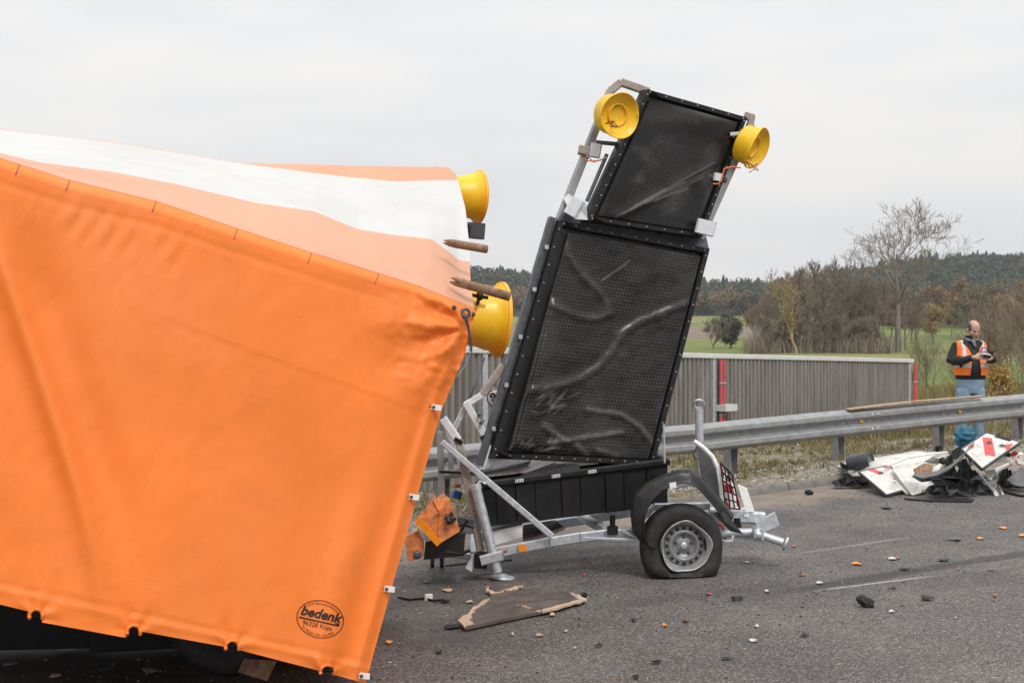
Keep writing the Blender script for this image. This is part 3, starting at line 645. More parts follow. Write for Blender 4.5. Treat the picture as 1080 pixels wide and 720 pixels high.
    for i, (px, d, k, m) in enumerate([(1001, 34, .62, 1), (985, 41, .66, 1), (1056, 33, .9, 1), (1070, 38, 1.0, 1), (1042, 44, .85, 1), (1082, 31, .9, 1), (975, 52, .45, 1)]):
        p = at_ground(px, d)
        for j in range(m):
            q = p + Vector((rnd.uniform(-.35, .35), rnd.uniform(-.5, .5), 0)); q.z = ground(q.x, q.y)
            if len(fn_) < 3: t = tree('wispy_shrub', q, labs[i], 'thin stemmed shrubs on the slope', near[len(fn_)], 0.004, 'bark_grey', ('leaf_ochre', 3, 420, 0.024, 0.06), 140 + len(fn_), cat='shrub'); fn_.append(t)
            else: t = unique(fn_[(i + j) % 3], q); t['label'] = labs[i]; t['group'] = 'thin stemmed shrubs on the slope'
            t.scale = (k * 1.25, k * 1.25, k * rnd.uniform(.8, 1.1)); t.rotation_euler.z = rnd.uniform(0, 6.28)
    sg = skeleton(160, 1.5, 0.015, 3, 7, 0.6, 0.05, 0.35, 0.65, 0.15, 4)
    tree('yellow_bush', at_ground(1052, 27), 'small golden yellow bush right behind the guard rail beside the man', None, sg, 0.004, 'bark_grey', ('leaf_gold', 2, 750, 0.035, 0.07), 161, cat='bush')
mk_trees()

# far wooded hills: reads as one mass
M_forest = mat_tint('forest_crowns', [(0.0, (0.028, 0.050, 0.036)), (0.34, (0.052, 0.078, 0.048)), (0.42, (0.08, 0.085, 0.05)), (0.5, (0.11, 0.083, 0.05)), (0.72, (0.155, 0.10, 0.055)), (0.86, (0.20, 0.13, 0.06)), (1.0, (0.23, 0.17, 0.075))], 0.9, 0.08)
def mk_forest():
    g = np.random.default_rng(17)
    def conifer(sd):
        r = np.random.default_rng(sd); V = []; T = []
        for L in range(8):
            z0 = 0.12 + 0.11 * L; rad = 0.24 * (1 - L / 8.6) + 0.02
            for k in range(8):
                a = 6.283 * (k + r.random() * .8) / 8; q = rad * r.uniform(.7, 1.25); b = len(V)
                V += [(0.02 * math.cos(a), 0.02 * math.sin(a), z0 + 0.15), (q * math.cos(a - .45), q * math.sin(a - .45), z0 - r.uniform(0, .05)), (q * 1.1 * math.cos(a + .45), q * 1.1 * math.sin(a + .45), z0 - r.uniform(0, .06))]; T.append((b, b + 1, b + 2))
        return np.array(V), np.array(T)
    def broad(sd):
        r = np.random.default_rng(sd); V = []; T = []; lobes = [(r.normal(0, .14), r.normal(0, .14), r.uniform(.45, .82), r.uniform(.13, .22)) for _ in range(7)]
        for i in range(120):
            x, y, z, R_ = lobes[r.integers(7)]; d = r.normal(0, 1, 3); d /= np.linalg.norm(d); c = np.array([x, y, z]) + d * R_ * r.uniform(.75, 1.05); a = np.cross(d, r.normal(0, 1, 3)); a /= np.linalg.norm(a); bb = np.cross(d, a); s = .055 * r.uniform(.7, 1.4); b = len(V)
            a = a + d * r.normal(0, .4)
            V += [tuple(c + a * s), tuple(c - a * s * .5 + bb * s * .87), tuple(c - a * s * .5 - bb * s * .87)]; T.append((b, b + 1, b + 2))
        return np.array(V), np.array(T)
    C = [conifer(i) for i in range(5)]; B = [broad(i + 20) for i in range(6)]; VV = []; TT = []; TI = []; nv = 0; cnt = 0
    def put(x, y, con, hh, tint):
        nonlocal nv
        V, T = (C if con else B)[g.integers(5)]; a = g.uniform(0, 6.28); ca, sa = math.cos(a), math.sin(a); wd = hh * g.uniform(.85, 1.25)
        P = np.stack([(V[:, 0] * ca - V[:, 1] * sa) * wd + x, (V[:, 0] * sa + V[:, 1] * ca) * wd + y, V[:, 2] * hh + ground(x, y) - 0.5], 1)
        VV.append(P); TT.append(T + nv); nv += len(P); TI.append(np.clip(tint + np.repeat(g.normal(0, .025, len(P) // 3), 3), 0, 1))
    tries = 0
    while cnt < 5200 and tries < 60000:
        tries += 1
        y = 545 + 300 * g.random() ** 1.15; x = g.uniform(-0.19 * y, 0.47 * y)
        if x < -0.1 * y and g.random() < .5: continue
        px = 540 + F * x / y
        con = 0.27 + 0.9 * fbm(x * .011, y * .011, 5) + 0.35 * smooth(600, 760, y) - 0.3 * (1 - smooth(560, 640, y))
        if px > 930: con += 0.05
        if g.random() < con: put(x, y, g.random() < .35, g.uniform(8, 14), g.uniform(0.0, .40))
        else: put(x, y, False, g.uniform(7, 12), np.clip(g.normal(.62, .16), .36, 1))
        cnt += 1
    # the edge of the wood on the right comes further down the slope
    for _ in range(420):
        y = g.uniform(395, 560); x = y * g.uniform(0.215, 0.46)
        put(x, y, g.random() < .3, g.uniform(6, 11), np.clip(g.normal(.55, .18), .05, 1))
    o = fast_mesh('wooded_hill', np.concatenate(VV), np.concatenate(TT), M_forest, np.concatenate(TI), 'stuff')
mk_forest()
# ------------------------------------------------------------------ tarpaulin covered truck body
def mat_tarp(name, c, trans, dirt=(0.16, 0.07, 0.03), amt=0.35, rough=0.52):
    t = NT(name); n1 = t.ramp(t.noise(1.4, 5, 0.6), [(0.3, tuple(k * 0.90 for k in c)), (0.7, tuple(min(1, k * 1.05) for k in c))]); pale = t.ramp(t.noise(0.9, 6, 0.65, None, 0.8), [(0.5, 0.0), (0.7, 0.22)]); n1 = t.mix(pale, n1, tuple(min(1, k * .9 + .09) for k in c))
    sm = t.math('MULTIPLY', t.ramp(t.noise(3.1, 8, 0.72), [(0.56, 0.0), (0.74, 1.0)]), amt); cc = t.mix(sm, n1, dirt)
    v = t.coords('Object', (3, 3, 26)); sc_ = t.ramp(t.noise(2.5, 5, 0.75, v, 1.2), [(0.62, 0.0), (0.72, 0.3)]); cc = t.mix(t.math('MULTIPLY', sc_, amt), cc, dirt)
    spk = t.ramp(t.noise(46, 3, 0.6), [(0.70, 0.0), (0.76, 0.7)]); cc = t.mix(t.math('MULTIPLY', spk, amt), cc, dirt)
    cr_ = t.ramp(t.noise(1.6, 3, 0.5, None, 1.0), [(0.485, 0.0), (0.5, 1.0), (0.515, 0.0)]); cr2 = t.ramp(t.noise(3.7, 2, 0.5, None, 0.6), [(0.49, 0.0), (0.5, 1.0), (0.51, 0.0)])
    h = t.math('ADD', t.math('ADD', t.math('MULTIPLY', t.noise(5, 5, 0.6), 0.6), t.math('MULTIPLY', t.noise(420, 2), 0.05)), t.math('ADD', t.math('MULTIPLY', cr_, 0.35), t.math('MULTIPLY', cr2, 0.22))); t.bump(h, 0.09, 0.006)
    cc = t.mix(t.math('MULTIPLY', t.math('ADD', cr_, cr2, True), 0.05), cc, dirt)
    tr = t.n('ShaderNodeBsdfTranslucent'); t.l(cc, tr.inputs[0]); mx = t.n('ShaderNodeMixShader'); mx.inputs[0].default_value = trans
    t.l(t.b.outputs[0], mx.inputs[1]); t.l(tr.outputs[0], mx.inputs[2]); t.l(mx.outputs[0], t.t.nodes['Material Output'].inputs[0])
    M[name] = t.set(cc, t.ramp(t.noise(4, 4), [(0.3, rough - .06), (0.7, rough + .12)]))
mat_tarp('tarp_orange', (0.94, 0.222, 0.028), 0.05, amt=0.16)
mat_tarp('tarp_orange_sheen', (0.68, 0.34, 0.205), 0.06, (0.40, 0.22, 0.15), 0.35, 0.45)   # roof strips: the same orange with the sky's sheen painted in
mat_tarp('tarp_white', (0.60, 0.60, 0.58), 0.06, (0.40, 0.38, 0.34), 0.35, 0.45)
YT = [(-160, 117), (-60, 146), (0, 167), (73, 190), (167, 213), (250, 241), (327, 266), (389, 285), (440, 301), (472, 314), (489, 321), (500, 325)]
YB = [(-160, 601), (0, 637), (37, 646), (40, 655), (143, 674), (146.5, 665), (245, 683), (345, 709), (356, 712), (392, 722)]
XR = [(300, 500), (325, 501), (340, 499), (356, 493), (372, 491), (430, 466.5), (523, 440), (620, 413), (711, 388), (730, 383)]
NOTCH = [(38, 650), (141, 667), (245, 683), (345, 709)]
def tarp_d(px, py):
    d = 5.7 + px / 497.0 - 0.15 * (py - 163) / 477
    # big billows
    d += 0.028 * math.sin(px * 0.010 + py * 0.004 + 0.6) + 0.008 * math.sin(px * 0.021 - py * 0.009 + 2)
    # the long fold on the left
    xf = interp([(200, -12), (285, 6), (340, 24), (420, 52), (520, 84), (600, 104), (680, 118)], py); a = smooth(215, 330, py)
    u = px - xf; d += a * (-0.04 * math.exp(-(u / 13) ** 2) + 0.035 * math.exp(-((u - 34) / 26) ** 2) + 0.02 * math.exp(-((u + 30) / 22) ** 2)) * (1 - .6 * smooth(480, 640, py))
    xf2 = interp([(250, -60), (420, -15), (560, 18), (650, 30)], py); u = px - xf2; d += -0.012 * math.exp(-(u / 14) ** 2) * smooth(260, 420, py) * (1 - smooth(480, 620, py))
    # puckers under the roof edge
    yt = interp(YT, px); v = py - yt
    d += 0.006 * (0.5 + fbm(px * .03, 4)) * math.sin(px * 0.26 + v * 0.16 + 2 * fbm(px * .02, 1)) * math.exp(-((v - 42) / 22) ** 2) * smooth(10, 60, px) * (1 - smooth(130, 240, px))
    d += 0.055 * (1 - smooth(-1, 10, v)) ** 1.5           # the cover bends softly over the roof edge
    d += 0.003 * math.exp(-((v - 26) / 4) ** 2) + 0.0022 * smooth(0.0, 1.0, (v - 112 - px * 0.04) / 3.0) * smooth(120, 260, px)
    # hem fold along the right edge
    xr = interp(XR, py); u = xr - px; lo = smooth(420, 620, py)
    d += -0.028 * lo * math.exp(-((u - 58) / 18) ** 2) + 0.022 * lo * math.exp(-((u - 30) / 10) ** 2) + 0.016 * math.exp(-((u - 20) / 8) ** 2) * smooth(370, 440, py) + 0.05 * (1 - smooth(0, 16, u))
    d += -0.02 * math.exp(-((u - 44 + (py - 720) * .35) / 9) ** 2) * smooth(640, 700, py)
    # crumpled corner at the top right
    rr = math.hypot(px - 492, py - 345); an = math.atan2(py - 345, px - 492)
    d += 0.017 * math.sin(an * 7 + 1.2) * smooth(150, 55, rr) * smooth(0, 24, rr) + 0.022 * fbm(px * 0.05, py * 0.06, 2) * smooth(110, 30, rr)
    hb = 637 + px * 0.2145 - py; d += -0.0035 * math.exp(-((hb - 15) / 3) ** 2) + 0.0025 * math.exp(-((hb - 22) / 3) ** 2); u = xr - px; d += -0.003 * math.exp(-((u - 12) / 2.5) ** 2)   # welded hems
    for ex, ey in NOTCH:                                  # creases pulled at the eyelets
        q = math.hypot(px - ex, py - ey); d += 0.006 * math.sin(math.atan2(py - ey, px - ex) * 6) * math.exp(-(q / 30) ** 2)
    d += 0.008 * fbm(px * 0.008, py * 0.006, 1.3, 2) + 0.0016 * fbm(px * 0.045 + py * 0.02, py * 0.03, 4, 2)
    return d
def tarp_p(px, py, off=0.0): d = tarp_d(px, py); return A(px, py, d - off)
def yb(px):
    y = interp(YB, px)
    for ex, ey in NOTCH:
        u = abs(px - ex)
        if u < 6.5: y = min(y, ey - 6.5 * math.sqrt(1 - (u / 6.5) ** 2) - 1)
    return y
def mk_truck():
    root = thing('covered_truck', G(250, 700), 'wrecked truck body under a big orange tarpaulin with a white striped roof', 'truck')
    nu, nv = 330, 170; mb = MB()
    def front(u, v):
        px = -140 + u * 600; 
        for _ in range(5):
            yt = interp(YT, px); y0 = 637 + px * 0.2145; py = yt + v * (y0 - yt) + (yb(px) - y0) * smooth(0.90, 1.0, v) ; px = -140 + u * (interp(XR, py) + 140)
        return tarp_p(px, py)
    mb.grid(front, nu, nv); f = mb.build('side_tarpaulin', M['tarp_orange'], root)
    # roof: rows follow the near edge, the two stripe borders and the far edge
    B1 = [(-160, 128), (-40, 152), (0, 161.5), (40, 171), (120, 181.5), (185, 194), (270, 214), (330, 222.5), (378, 242), (420, 248.5), (455, 252), (474, 266), (484, 274.5), (495, 276)]
    B2 = [(-160, 100), (0, 136.5), (130, 152.2), (250, 172), (300, 178.5), (360, 186), (417, 191.5), (450, 190.5), (483, 190)]
    FE = [(-160, 99), (0, 136), (65, 144), (130, 151.5), (250, 171.6), (330, 173.5), (400, 175.5), (476, 176.5), (481, 184)]
    XE = [(176, 476), (184, 481), (192, 483.5), (220, 491), (254, 494.5), (276, 495.5), (300, 496.5), (325, 500)]
    cuts = [0, 10, 34, 42]; nu = 200
    # fraction of the depth at which each border lies
    def roof(i, j):
        x = -140 + i / nu * (500 + 140); w = 0
        k = 0 if j <= 10 else (1 if j <= 34 else 2); f_ = (j - cuts[k]) / (cuts[k + 1] - cuts[k])
        px = x
        for _ in range(4):
            ys = [interp(YT, px) - 0.3, interp(B1, px), interp(B2, px), interp(FE, px)]
            py = lerp(ys[k], ys[k + 1], f_); xe = interp(XE, py); px = -140 + i / nu * (xe + 140)
        fr = (0, 0.30, 0.93, 1.0)
        g = lerp(fr[k], fr[k + 1], f_); d = tarp_d(px, interp(YT, px)) + 1.77 * g
        d += 0.05 * math.sin(px * 0.016 + g * 3) * math.sin(math.pi * g) + 0.03 * fbm(px * 0.012, g * 2.5, 6) * math.sin(math.pi * g) ** 0.5
        e = smooth(380, 470, px); d += 0.05 * e * math.sin(g * 16 + px * .03) * math.sin(math.pi * min(1, g * 1.0)) * .6
        return A(px, py, d)
    mb = MB(); vs = [roof(i, j) for j in range(43) for i in range(nu + 1)]; mb.v = [tuple(v) for v in vs]
    for j in range(42):
        for i in range(nu):
            a = j * (nu + 1) + i; mb.f.append((a, a + 1, a + nu + 2, a + nu + 1)); mb.sm.append(True)
            px = -140 + (i + .5) / nu * 640
            mb.m.append(1 if 10 <= j < 34 else 0)
    mb.build('roof_tarpaulin', [M['tarp_orange_sheen'], M['tarp_white']], root)
    # far side and end of the body
    mb = MB()
    def far(u, v):
        a = roof(round(u * nu), 42); b = Vector((a.x - 0.03 - 0.5 * u ** 2, a.y - 0.15 * u, gz(a.x) + lerp(0.12, 0.05, u))); p = a.lerp(b, v); p.y += 0.04 * math.sin(u * 9) * math.sin(v * 3); return p
    mb.grid(far, 60, 12); mb.build('far_side_tarpaulin', M['tarp_orange'], root)
    ends = [roof(nu, j) for j in range(43)]
    mb = MB()
    def end(u, v):                                        # u: near -> far, v: top -> bottom
        top = ends[round(u * 42)]; py = lerp(327, 724, v); near = tarp_p(interp(XR, py) - 1, py, -0.02); fb = Vector((A(396, 600, 8.25).x, 8.25, 0.06)); farp = ends[42].lerp(fb, v)
        p = near.lerp(farp, u); q = top.lerp(near.lerp(farp, u), smooth(0, 0.25, v)); q.x -= 0.10 * math.sin(math.pi * u) * smooth(0, .2, v); return q
    mb.grid(end, 42, 40); mb.build('end_tarpaulin', M['tarp_orange'], root)
    mb = MB()
    def lend(u, v):
        a = roof(0, round(u * 42)); b = tarp_p(-140, 605).lerp(Vector((a.x, 7.3, 0.1)), u); return a.lerp(b, v)
    mb.grid(lend, 42, 8); mb.build('end_tarpaulin', M['tarp_orange'], root)
    # dark creases along the roof edge, their shade laid on as thin strips
    for px in (19, 72, 163, 249, 327, 398):
        y = interp(YT, px); d = tarp_d(px, y); mb = MB(); s_ = 6.0 / 60
        pr = [tarp_p(px + 1.5 - k, y + 1 + k * 2.6, 0.001) for k in range(5)]
        mb.tube(pr, 0.003, 6); mb.build('edge_crease_shade', M['crease_shade_orange'], root)
    # eyelets
    for ex, ey in NOTCH:
        mb = MB(); pts = []
        for k in range(13):
            a = math.pi * (-0.12 + 1.24 * k / 12); pts.append(tarp_p(ex + 7.2 * math.cos(a), ey - 7.2 * math.sin(a) - 1, 0.004))
        mb.tube(pts, 0.0085, 6); mb.build('eyelet', M['tarp_orange'], root)
        mb = MB(); c = A(ex, ey - 3, tarp_d(ex, ey - 8) + 0.03); mb.tube([c + Vector((-.03, 0, 0)), c + Vector((.03, 0, 0.004))], 0.014, 8); mb.build('peg', M['plastic_black'], root)
    # white fastening plates
    for px, py, a in ((457.5, 429, 8), (434, 523.5, 7), (408, 620.5, 6), (381.5, 712, 5)):
        c = tarp_p(px, py, 0.012); mb = MB(); ra = Matrix.Rotation(R(a), 3, 'Y'); mb.cbox(c, (0.078, 0.012, 0.026), Matrix.Rotation(R(a), 3, 'Y') @ Matrix.Rotation(R(-4), 3, 'Z') , b=0.004)
        pl = mb.build('fastener_plate', M['white_clean'], root)
        for dx in (-0.021, 0.0):
            q = MB(); q.lathe([(0.0085, 0), (0.0085, 0.005), (0.004, 0.008), (0.0, 0.008)], c + ra @ Vector((dx, -0.005, 0)), (0, -1, 0), 10); q.build('rivet', M['steel_dark'], pl)
    # chain and shackle at the crumpled corner, two grommets
    c = tarp_p(484, 338, 0.02); mb = MB()
    mb.lathe([(0.012, -.006), (0.026, -.006), (0.028, 0), (0.026, .006), (0.012, .006), (0.012, -.006)], tarp_p(491, 330, .03), (0.2, -1, 0.1), 14); sh = mb.build('shackle', M['steel_dark'], root)
    cp = [(491, 334), (494, 345), (496, 357), (497, 368), (493, 380), (488, 390)]
    for k in range(22):
        f_ = k / 21 * 0.62 * (len(cp) - 1); i = int(f_); p = lerp(Vector(cp[i]), Vector(cp[i + 1]), f_ - i); o = A(p[0], p[1], 6.60); q = MB(); pts = []
        for j in range(9):
            a = 6.283 * j / 8; e = Vector((math.cos(a) * .006, 0, math.sin(a) * .011)) if k % 2 else Vector((0, math.cos(a) * .006, math.sin(a) * .011)); pts.append(o + e)
        q.tube(pts, 0.0024, 5, cap=False); q.build('chain_link', M['steel_dark'], sh)
    mb = MB(); mb.tube([A(x, y, 6.60) for x, y in ((497, 366), (495, 376), (489, 388), (482, 397))], 0.004, 6); mb.build('tie_rope', M['wire_grey'], root)
    for px, py in ((479, 324), (499, 331)):
        mb = MB(); mb.lathe([(0.0, 0.006), (0.009, 0.006), (0.012, 0.0), (0.012, -.02)], tarp_p(px, py, 0.004), (0.05, -1, 0.1), 12); mb.build('grommet', M['steel_dark'], root)
    # dark chassis, axle and tyre under the cover
    mb = MB(); mb.bar((-3.1, 6.5, 0.78), (-0.95, 7.3, 0.42), 0.10, 0.16); mb.build('chassis_beam', M['plastic_black'], root)
    mb = MB(); mb.bar((-3.1, 7.2, 0.78), (-0.95, 7.8, 0.42), 0.10, 0.16); mb.build('chassis_beam', M['plastic_black'], root)
    mb = MB(); mb.hexa([(-3.2, 6.1, 0.82), (-0.9, 6.8, 0.46), (-0.9, 8.0, 0.46), (-3.2, 7.3, 0.86), (-3.2, 6.1, 0.9), (-0.9, 6.8, 0.54), (-0.9, 8.0, 0.54), (-3.2, 7.3, 0.94)]); mb.build('load_floor', M['plastic_black'], root)
    for a, b, zz in ((-4.2, -2.35, .0), (-2.3, -1.5, .02)):
        mb = MB(); mb.hexa([(a, 7.25, zz), (b, 7.45, zz), (b, 7.9, zz), (a, 7.7, zz), (a, 7.25, .85), (b, 7.45, .75), (b, 7.9, .75), (a, 7.7, .85)]); mb.build('dark_block', M['plastic_black'], root)  # dark boxes added to keep the gap under the cover black
    wc = A(236, 690, 7.05); wc.z = 0.33; n_ = Vector((-0.35, -1, 0)).normalized()
    mb = MB(); mb.lathe([(0.19, 0.02), (0.21, 0.06), (0.30, 0.085), (0.35, 0.07), (0.37, 0.04), (0.375, 0), (0.375, -0.16), (0.35, -.2), (0.2, -.2)], wc, n_, 36); wh = mb.build('wheel', M['rubber'], root)
    mb = MB(); mb.lathe([(0.19, 0.03), (0.17, 0.0), (0.1, -0.02), (0.07, 0.02), (0.0, 0.03)], wc, n_, 24); mb.build('rim', M['steel_dark'], wh)
    mb = MB(); c = A(270, 704, 6.55); mb.prism([c + Vector(q) for q in ((-.09, 0, -.02), (.05, .02, -.07), (.10, .02, .03), (-.06, 0, .045))], (0, .012, 0)); mb.build('rusty_bracket', M['steel_rusty'], root)
    # printed mark of the maker
    lg = logo_mesh(); lg.parent = root
def logo_mesh():
    V = []; Fc = []
    def put(vs, fs):
        b = len(V)
        for px, py in vs:
            p = tarp_p(px, py, 0.0035) - ORIG_ROOT(); V.append(p)
        for f in fs: Fc.append(tuple(b + i for i in f))
    ORIG_ROOT = lambda: Vector(G(250, 700))
    ta = R(12.5); ca, sa = math.cos(ta), math.sin(ta); cx, cy = 337.8, 652.5
    tr = lambda x, y: (cx + x * ca - y * sa, cy + x * sa + y * ca)
    n = 72                                                # oval outline
    vs = []
    for k in range(n):
        a = 6.28319 * k / n
        for r in (1.0, 0.966): vs.append(tr(25.2 * r * math.cos(a), 19.8 * r * math.sin(a)))
    put(vs, [(2 * k, 2 * k + 1, (2 * k + 3) % (2 * n), (2 * k + 2) % (2 * n)) for k in range(n)])
    def line(x0, y0, x1, y1, wd, m=10):
        vs = []
        for k in range(m + 1): x, y = lerp(x0, x1, k / m), lerp(y0, y1, k / m); vs += [tr(x, y - wd / 2), tr(x, y + wd / 2)]
        put(vs, [(2 * k, 2 * k + 1, 2 * k + 3, 2 * k + 2) for k in range(m)])
    line(-22.6, 2.6, 20.5, 2.6, 1.5); line(20.5, -1.0, 20.5, 3.3, 1.0, 3)
    put([tr(15.0, -0.5), tr(21.2, 3.3), tr(21.2, 1.0)], [(0, 1, 2)])
    def text(s, size, fn, bold=0.0, shear=0.0):
        cu = bpy.data.curves.new('lettering', 'FONT'); cu.body = s; cu.size = size; cu.align_x = 'CENTER'; cu.offset = bold; cu.shear = shear; cu.resolution_u = 4
        o = bpy.data.objects.new('lettering', cu); col.objects.link(o); dg = bpy.context.evaluated_depsgraph_get(); dg.update(); me = bpy.data.meshes.new_from_object(o.evaluated_get(dg))
        put([fn(v.co.x, v.co.y) for v in me.vertices], [tuple(p.vertices) for p in me.polygons]); bpy.data.objects.remove(o); bpy.data.meshes.remove(me)
    text('bedenk', 14.2, lambda x, y: tr(x * 1.02 - 0.6, -y - 0.7), 0.42, 0.22)
    text('96328 Küps', 6.6, lambda x, y: tr(x - 1.5, -y + 9.2))
    def arc(rx, ry, top):
        def fn(x, y):
            a = x / (rx * 0.93)
            if top: return tr((rx + y) * math.sin(a), -(ry + y) * math.cos(a))
            return tr((rx - y) * math.sin(a), (ry - y) * math.cos(a))
        return fn
    text('LKW-Planenkonfektion', 3.4, arc(21.5, 15.2, True)); text('Tel. 09264 / 570 • Fax 8035', 3.4, arc(22.6, 18.0, False))
    me = bpy.data.meshes.new('printed_logo'); me.from_pydata([tuple(v) for v in V], [], Fc); me.materials.append(M['ink']); me.update()
    o = bpy.data.objects.new('printed_logo', me); col.objects.link(o); o['label'] = 'black oval maker print near the lower right corner'; return o
mk_truck()

# second arrow board, folded away inside the cover: only its lamps look out
def horn(name, parent, lip, back, r_lip, r_mid, r_back, mat='lamp_yellow'):
    """drum shaped lamp housing seen from the side, flaring to its lens ring"""
    L = (back - lip).length; ax = (back - lip).normalized(); mb = MB()
    mb.lathe([(r_lip * 0.93, 0.012), (r_lip, 0.0), (r_lip * 1.02, 0.012), (r_lip * 1.0, 0.026), (r_lip * 0.90, 0.034), (r_mid * 1.13, L * 0.28), (r_mid, L * 0.52), (r_mid * 0.99, L * 0.62), (r_back, L * 0.97), (r_back * 0.8, L), (0.0, L)], lip, ax, 44)
    h = mb.build(name, M[mat], parent)
    mb = MB(); mb.lathe([(r_lip * 1.0, -0.008), (r_lip * 1.045, -0.004), (r_lip * 1.045, 0.016), (r_lip * 1.0, 0.020), (r_lip * 1.0, -0.008)], lip, ax, 44); mb.build('lens_ring', M['lamp_rim'], h)
    mb = MB(); mb.lathe([(r_lip * 0.98, 0.004), (r_lip * 0.6, -0.02), (0, -0.03)], lip, ax, 32); mb.build('lens', M['orange_lens'], h)
    return h
def mk_folded():
    root = thing('folded_arrow_board', (-0.28, 7.7, 0.6), 'folded warning board under the tarpaulin showing only two yellow lamps and a black box', 'warning board')
    mb = MB(); mb.bar((-0.62, 7.75, 0.6), (-0.44, 7.75, 2.25), 0.06); mb.build('mast', M['galvanised'], root)
    horn('warning_lamp', root, A(505.5, 207.5, 8.66), A(462, 205, 8.56), 0.168, 0.126, 0.118)
    horn('warning_lamp', root, A(527.5, 337, 7.42), A(475, 333, 7.33), 0.202, 0.155, 0.148)
    mb = MB(); c = A(502, 243.5, 7.8); mb.cbox(c, (0.105, 0.11, 0.09), Matrix.Rotation(R(5), 3, 'Y'), b=0.022); bx = mb.build('black_box', M['plastic_slate'], root)
    mb = MB(); mb.bar(A(480, 244, 7.8), A(496, 244, 7.8), 0.03); mb.build('box_arm', M['plastic_black'], root)
    mb = MB(); c = A(506, 312, 7.2); mb.ball(c, (0.022, 0.02, 0.026), 8, 6); mb.bar(A(497, 311, 7.2), A(515, 314, 7.2), 0.02); mb.bar(c, A(503, 322, 7.2), 0.018); mb.build('clamp', M['plastic_black'], root)
    for a, b, wd in (((-0.44, 7.75, 2.22), A(470, 212, 8.56), .03), ((-0.48, 7.75, 1.86), A(478, 333, 7.34), .05), ((-.44, 7.75, 2.15), A(480, 246, 7.8), .03)): mb = MB(); mb.bar(a, b, wd); mb.build('lamp_arm', M['galvanised'], root)
    for (x0, y0, x1, y1, d, r, lab) in ((471, 255.5, 514, 263, 6.98, 0.022, 'upper shorter rusty pipe sticking out of the tarpaulin'), (478, 296, 538, 312.5, 6.75, 0.024, 'lower longer rusty pipe poking through the tarpaulin above the large yellow lamp')):
        a, b = A(x0, y0, d), A(x1, y1, d + 0.05); ax = (b - a).normalized(); mb = MB(); L = (b - a).length
        rg = random.Random(x0)
        mb.lathe([(0.0, 0.05), (r * .5, 0.0), (r * .9, 0.025), (r, 0.05), (r, L - .003), (r * .96, L), (r * .78, L), (r * .78, L - .08), (0, L - .08)], a, ax, 16, warp=lambda rr, h, an: (rr * (1 + .06 * math.sin(an * 3 + h * 20)), h + (0.02 * math.sin(an * 2.0 + x0) if h < .04 else 0)))
        o = mb.build('rusty_pipe', M['steel_brown' if x0 == 470 else 'steel_rusty'], origin=(a + b) / 2); tag(o, lab, 'pipe', 'rusty pipes poking through the tarpaulin')
mk_folded()
simple('disc_steel', (0.24, 0.245, 0.25), 0.42, 0.4, 0.2, 14, 0.05, 80, (0.1, 0.09, 0.08), 0.4)
simple('wheel_steel', (0.47, 0.48, 0.49), 0.36, 0.5, 0.2, 14, 0.05, 80, (0.16, 0.15, 0.14), 0.4)
# ------------------------------------------------------------------ warning trailer with raised arrow board
def set_uv(o, nu, nv):
    me = o.data; uv = me.uv_layers.new(name='UVMap'); vi = np.zeros(len(me.loops), np.int32); me.loops.foreach_get('vertex_index', vi)
    q = np.stack([(vi % (nu + 1)) / nu, (vi // (nu + 1)) / nv], 1).astype(np.float32); uv.data.foreach_set('uv', q.ravel())
def mat_mesh(name, nx, ny, dot, base, win=None, rough=0.26):
    t = NT(name); sp = t.n('ShaderNodeSeparateXYZ'); t.l(t.tc.outputs['UV'], sp.inputs[0])
    def cell(o, k): return t.math('SUBTRACT', t.math('FRACT', t.math('MULTIPLY', o, k)), 0.5)
    a, b = cell(sp.outputs[0], nx), cell(sp.outputs[1], ny); r = t.math('SQRT', t.math('ADD', t.math('MULTIPLY', a, a), t.math('MULTIPLY', b, b)))
    d = t.math('LESS_THAN', r, 0.22)
    d = t.math('MULTIPLY', d, t.ramp(t.noise(6, 4), [(0.3, 0.35), (0.65, 1.0)]))
    if win:
        for o, lo, hi in ((sp.outputs[0], win[0], win[1]), (sp.outputs[1], win[2], win[3])):
            d = t.math('MULTIPLY', d, t.math('MULTIPLY', t.math('GREATER_THAN', o, lo), t.math('LESS_THAN', o, hi)))
    c = t.ramp(t.noise(3, 5, 0.6), [(0.3, tuple(k * .75 for k in base)), (0.7, tuple(k * 1.3 for k in base))])
    c = t.mix(d, c, dot); sc_ = t.n('ShaderNodeAttribute', attribute_name='scuff_sheen')
    sm = t.math('MULTIPLY', sc_.outputs['Fac'], t.ramp(t.noise(45, 4, 0.7), [(0.3, 0.45), (0.62, 1.0)]), True); c = t.mix(sm, c, (0.42, 0.41, 0.40))
    M[name] = t.set(c, t.math('ADD', rough, t.math('MULTIPLY', sm, 0.3)), spec=0.33)
mat_mesh('led_sheet', 44, 62, (0.062, 0.059, 0.056), (0.0105, 0.0098, 0.0094))
mat_mesh('led_sheet_small', 34, 46, (0.062, 0.059, 0.055), (0.0095, 0.0088, 0.0086), (0.2, 0.8, 0.14, 0.70))
def pdist(px, py, pl):
    best = 1e9
    for (x0, y0), (x1, y1) in zip(pl, pl[1:]):
        dx, dy = x1 - x0, y1 - y0; t = max(0, min(1, ((px - x0) * dx + (py - y0) * dy) / (dx * dx + dy * dy + 1e-9)))
        best = min(best, math.hypot(px - x0 - t * dx, py - y0 - t * dy))
    return best
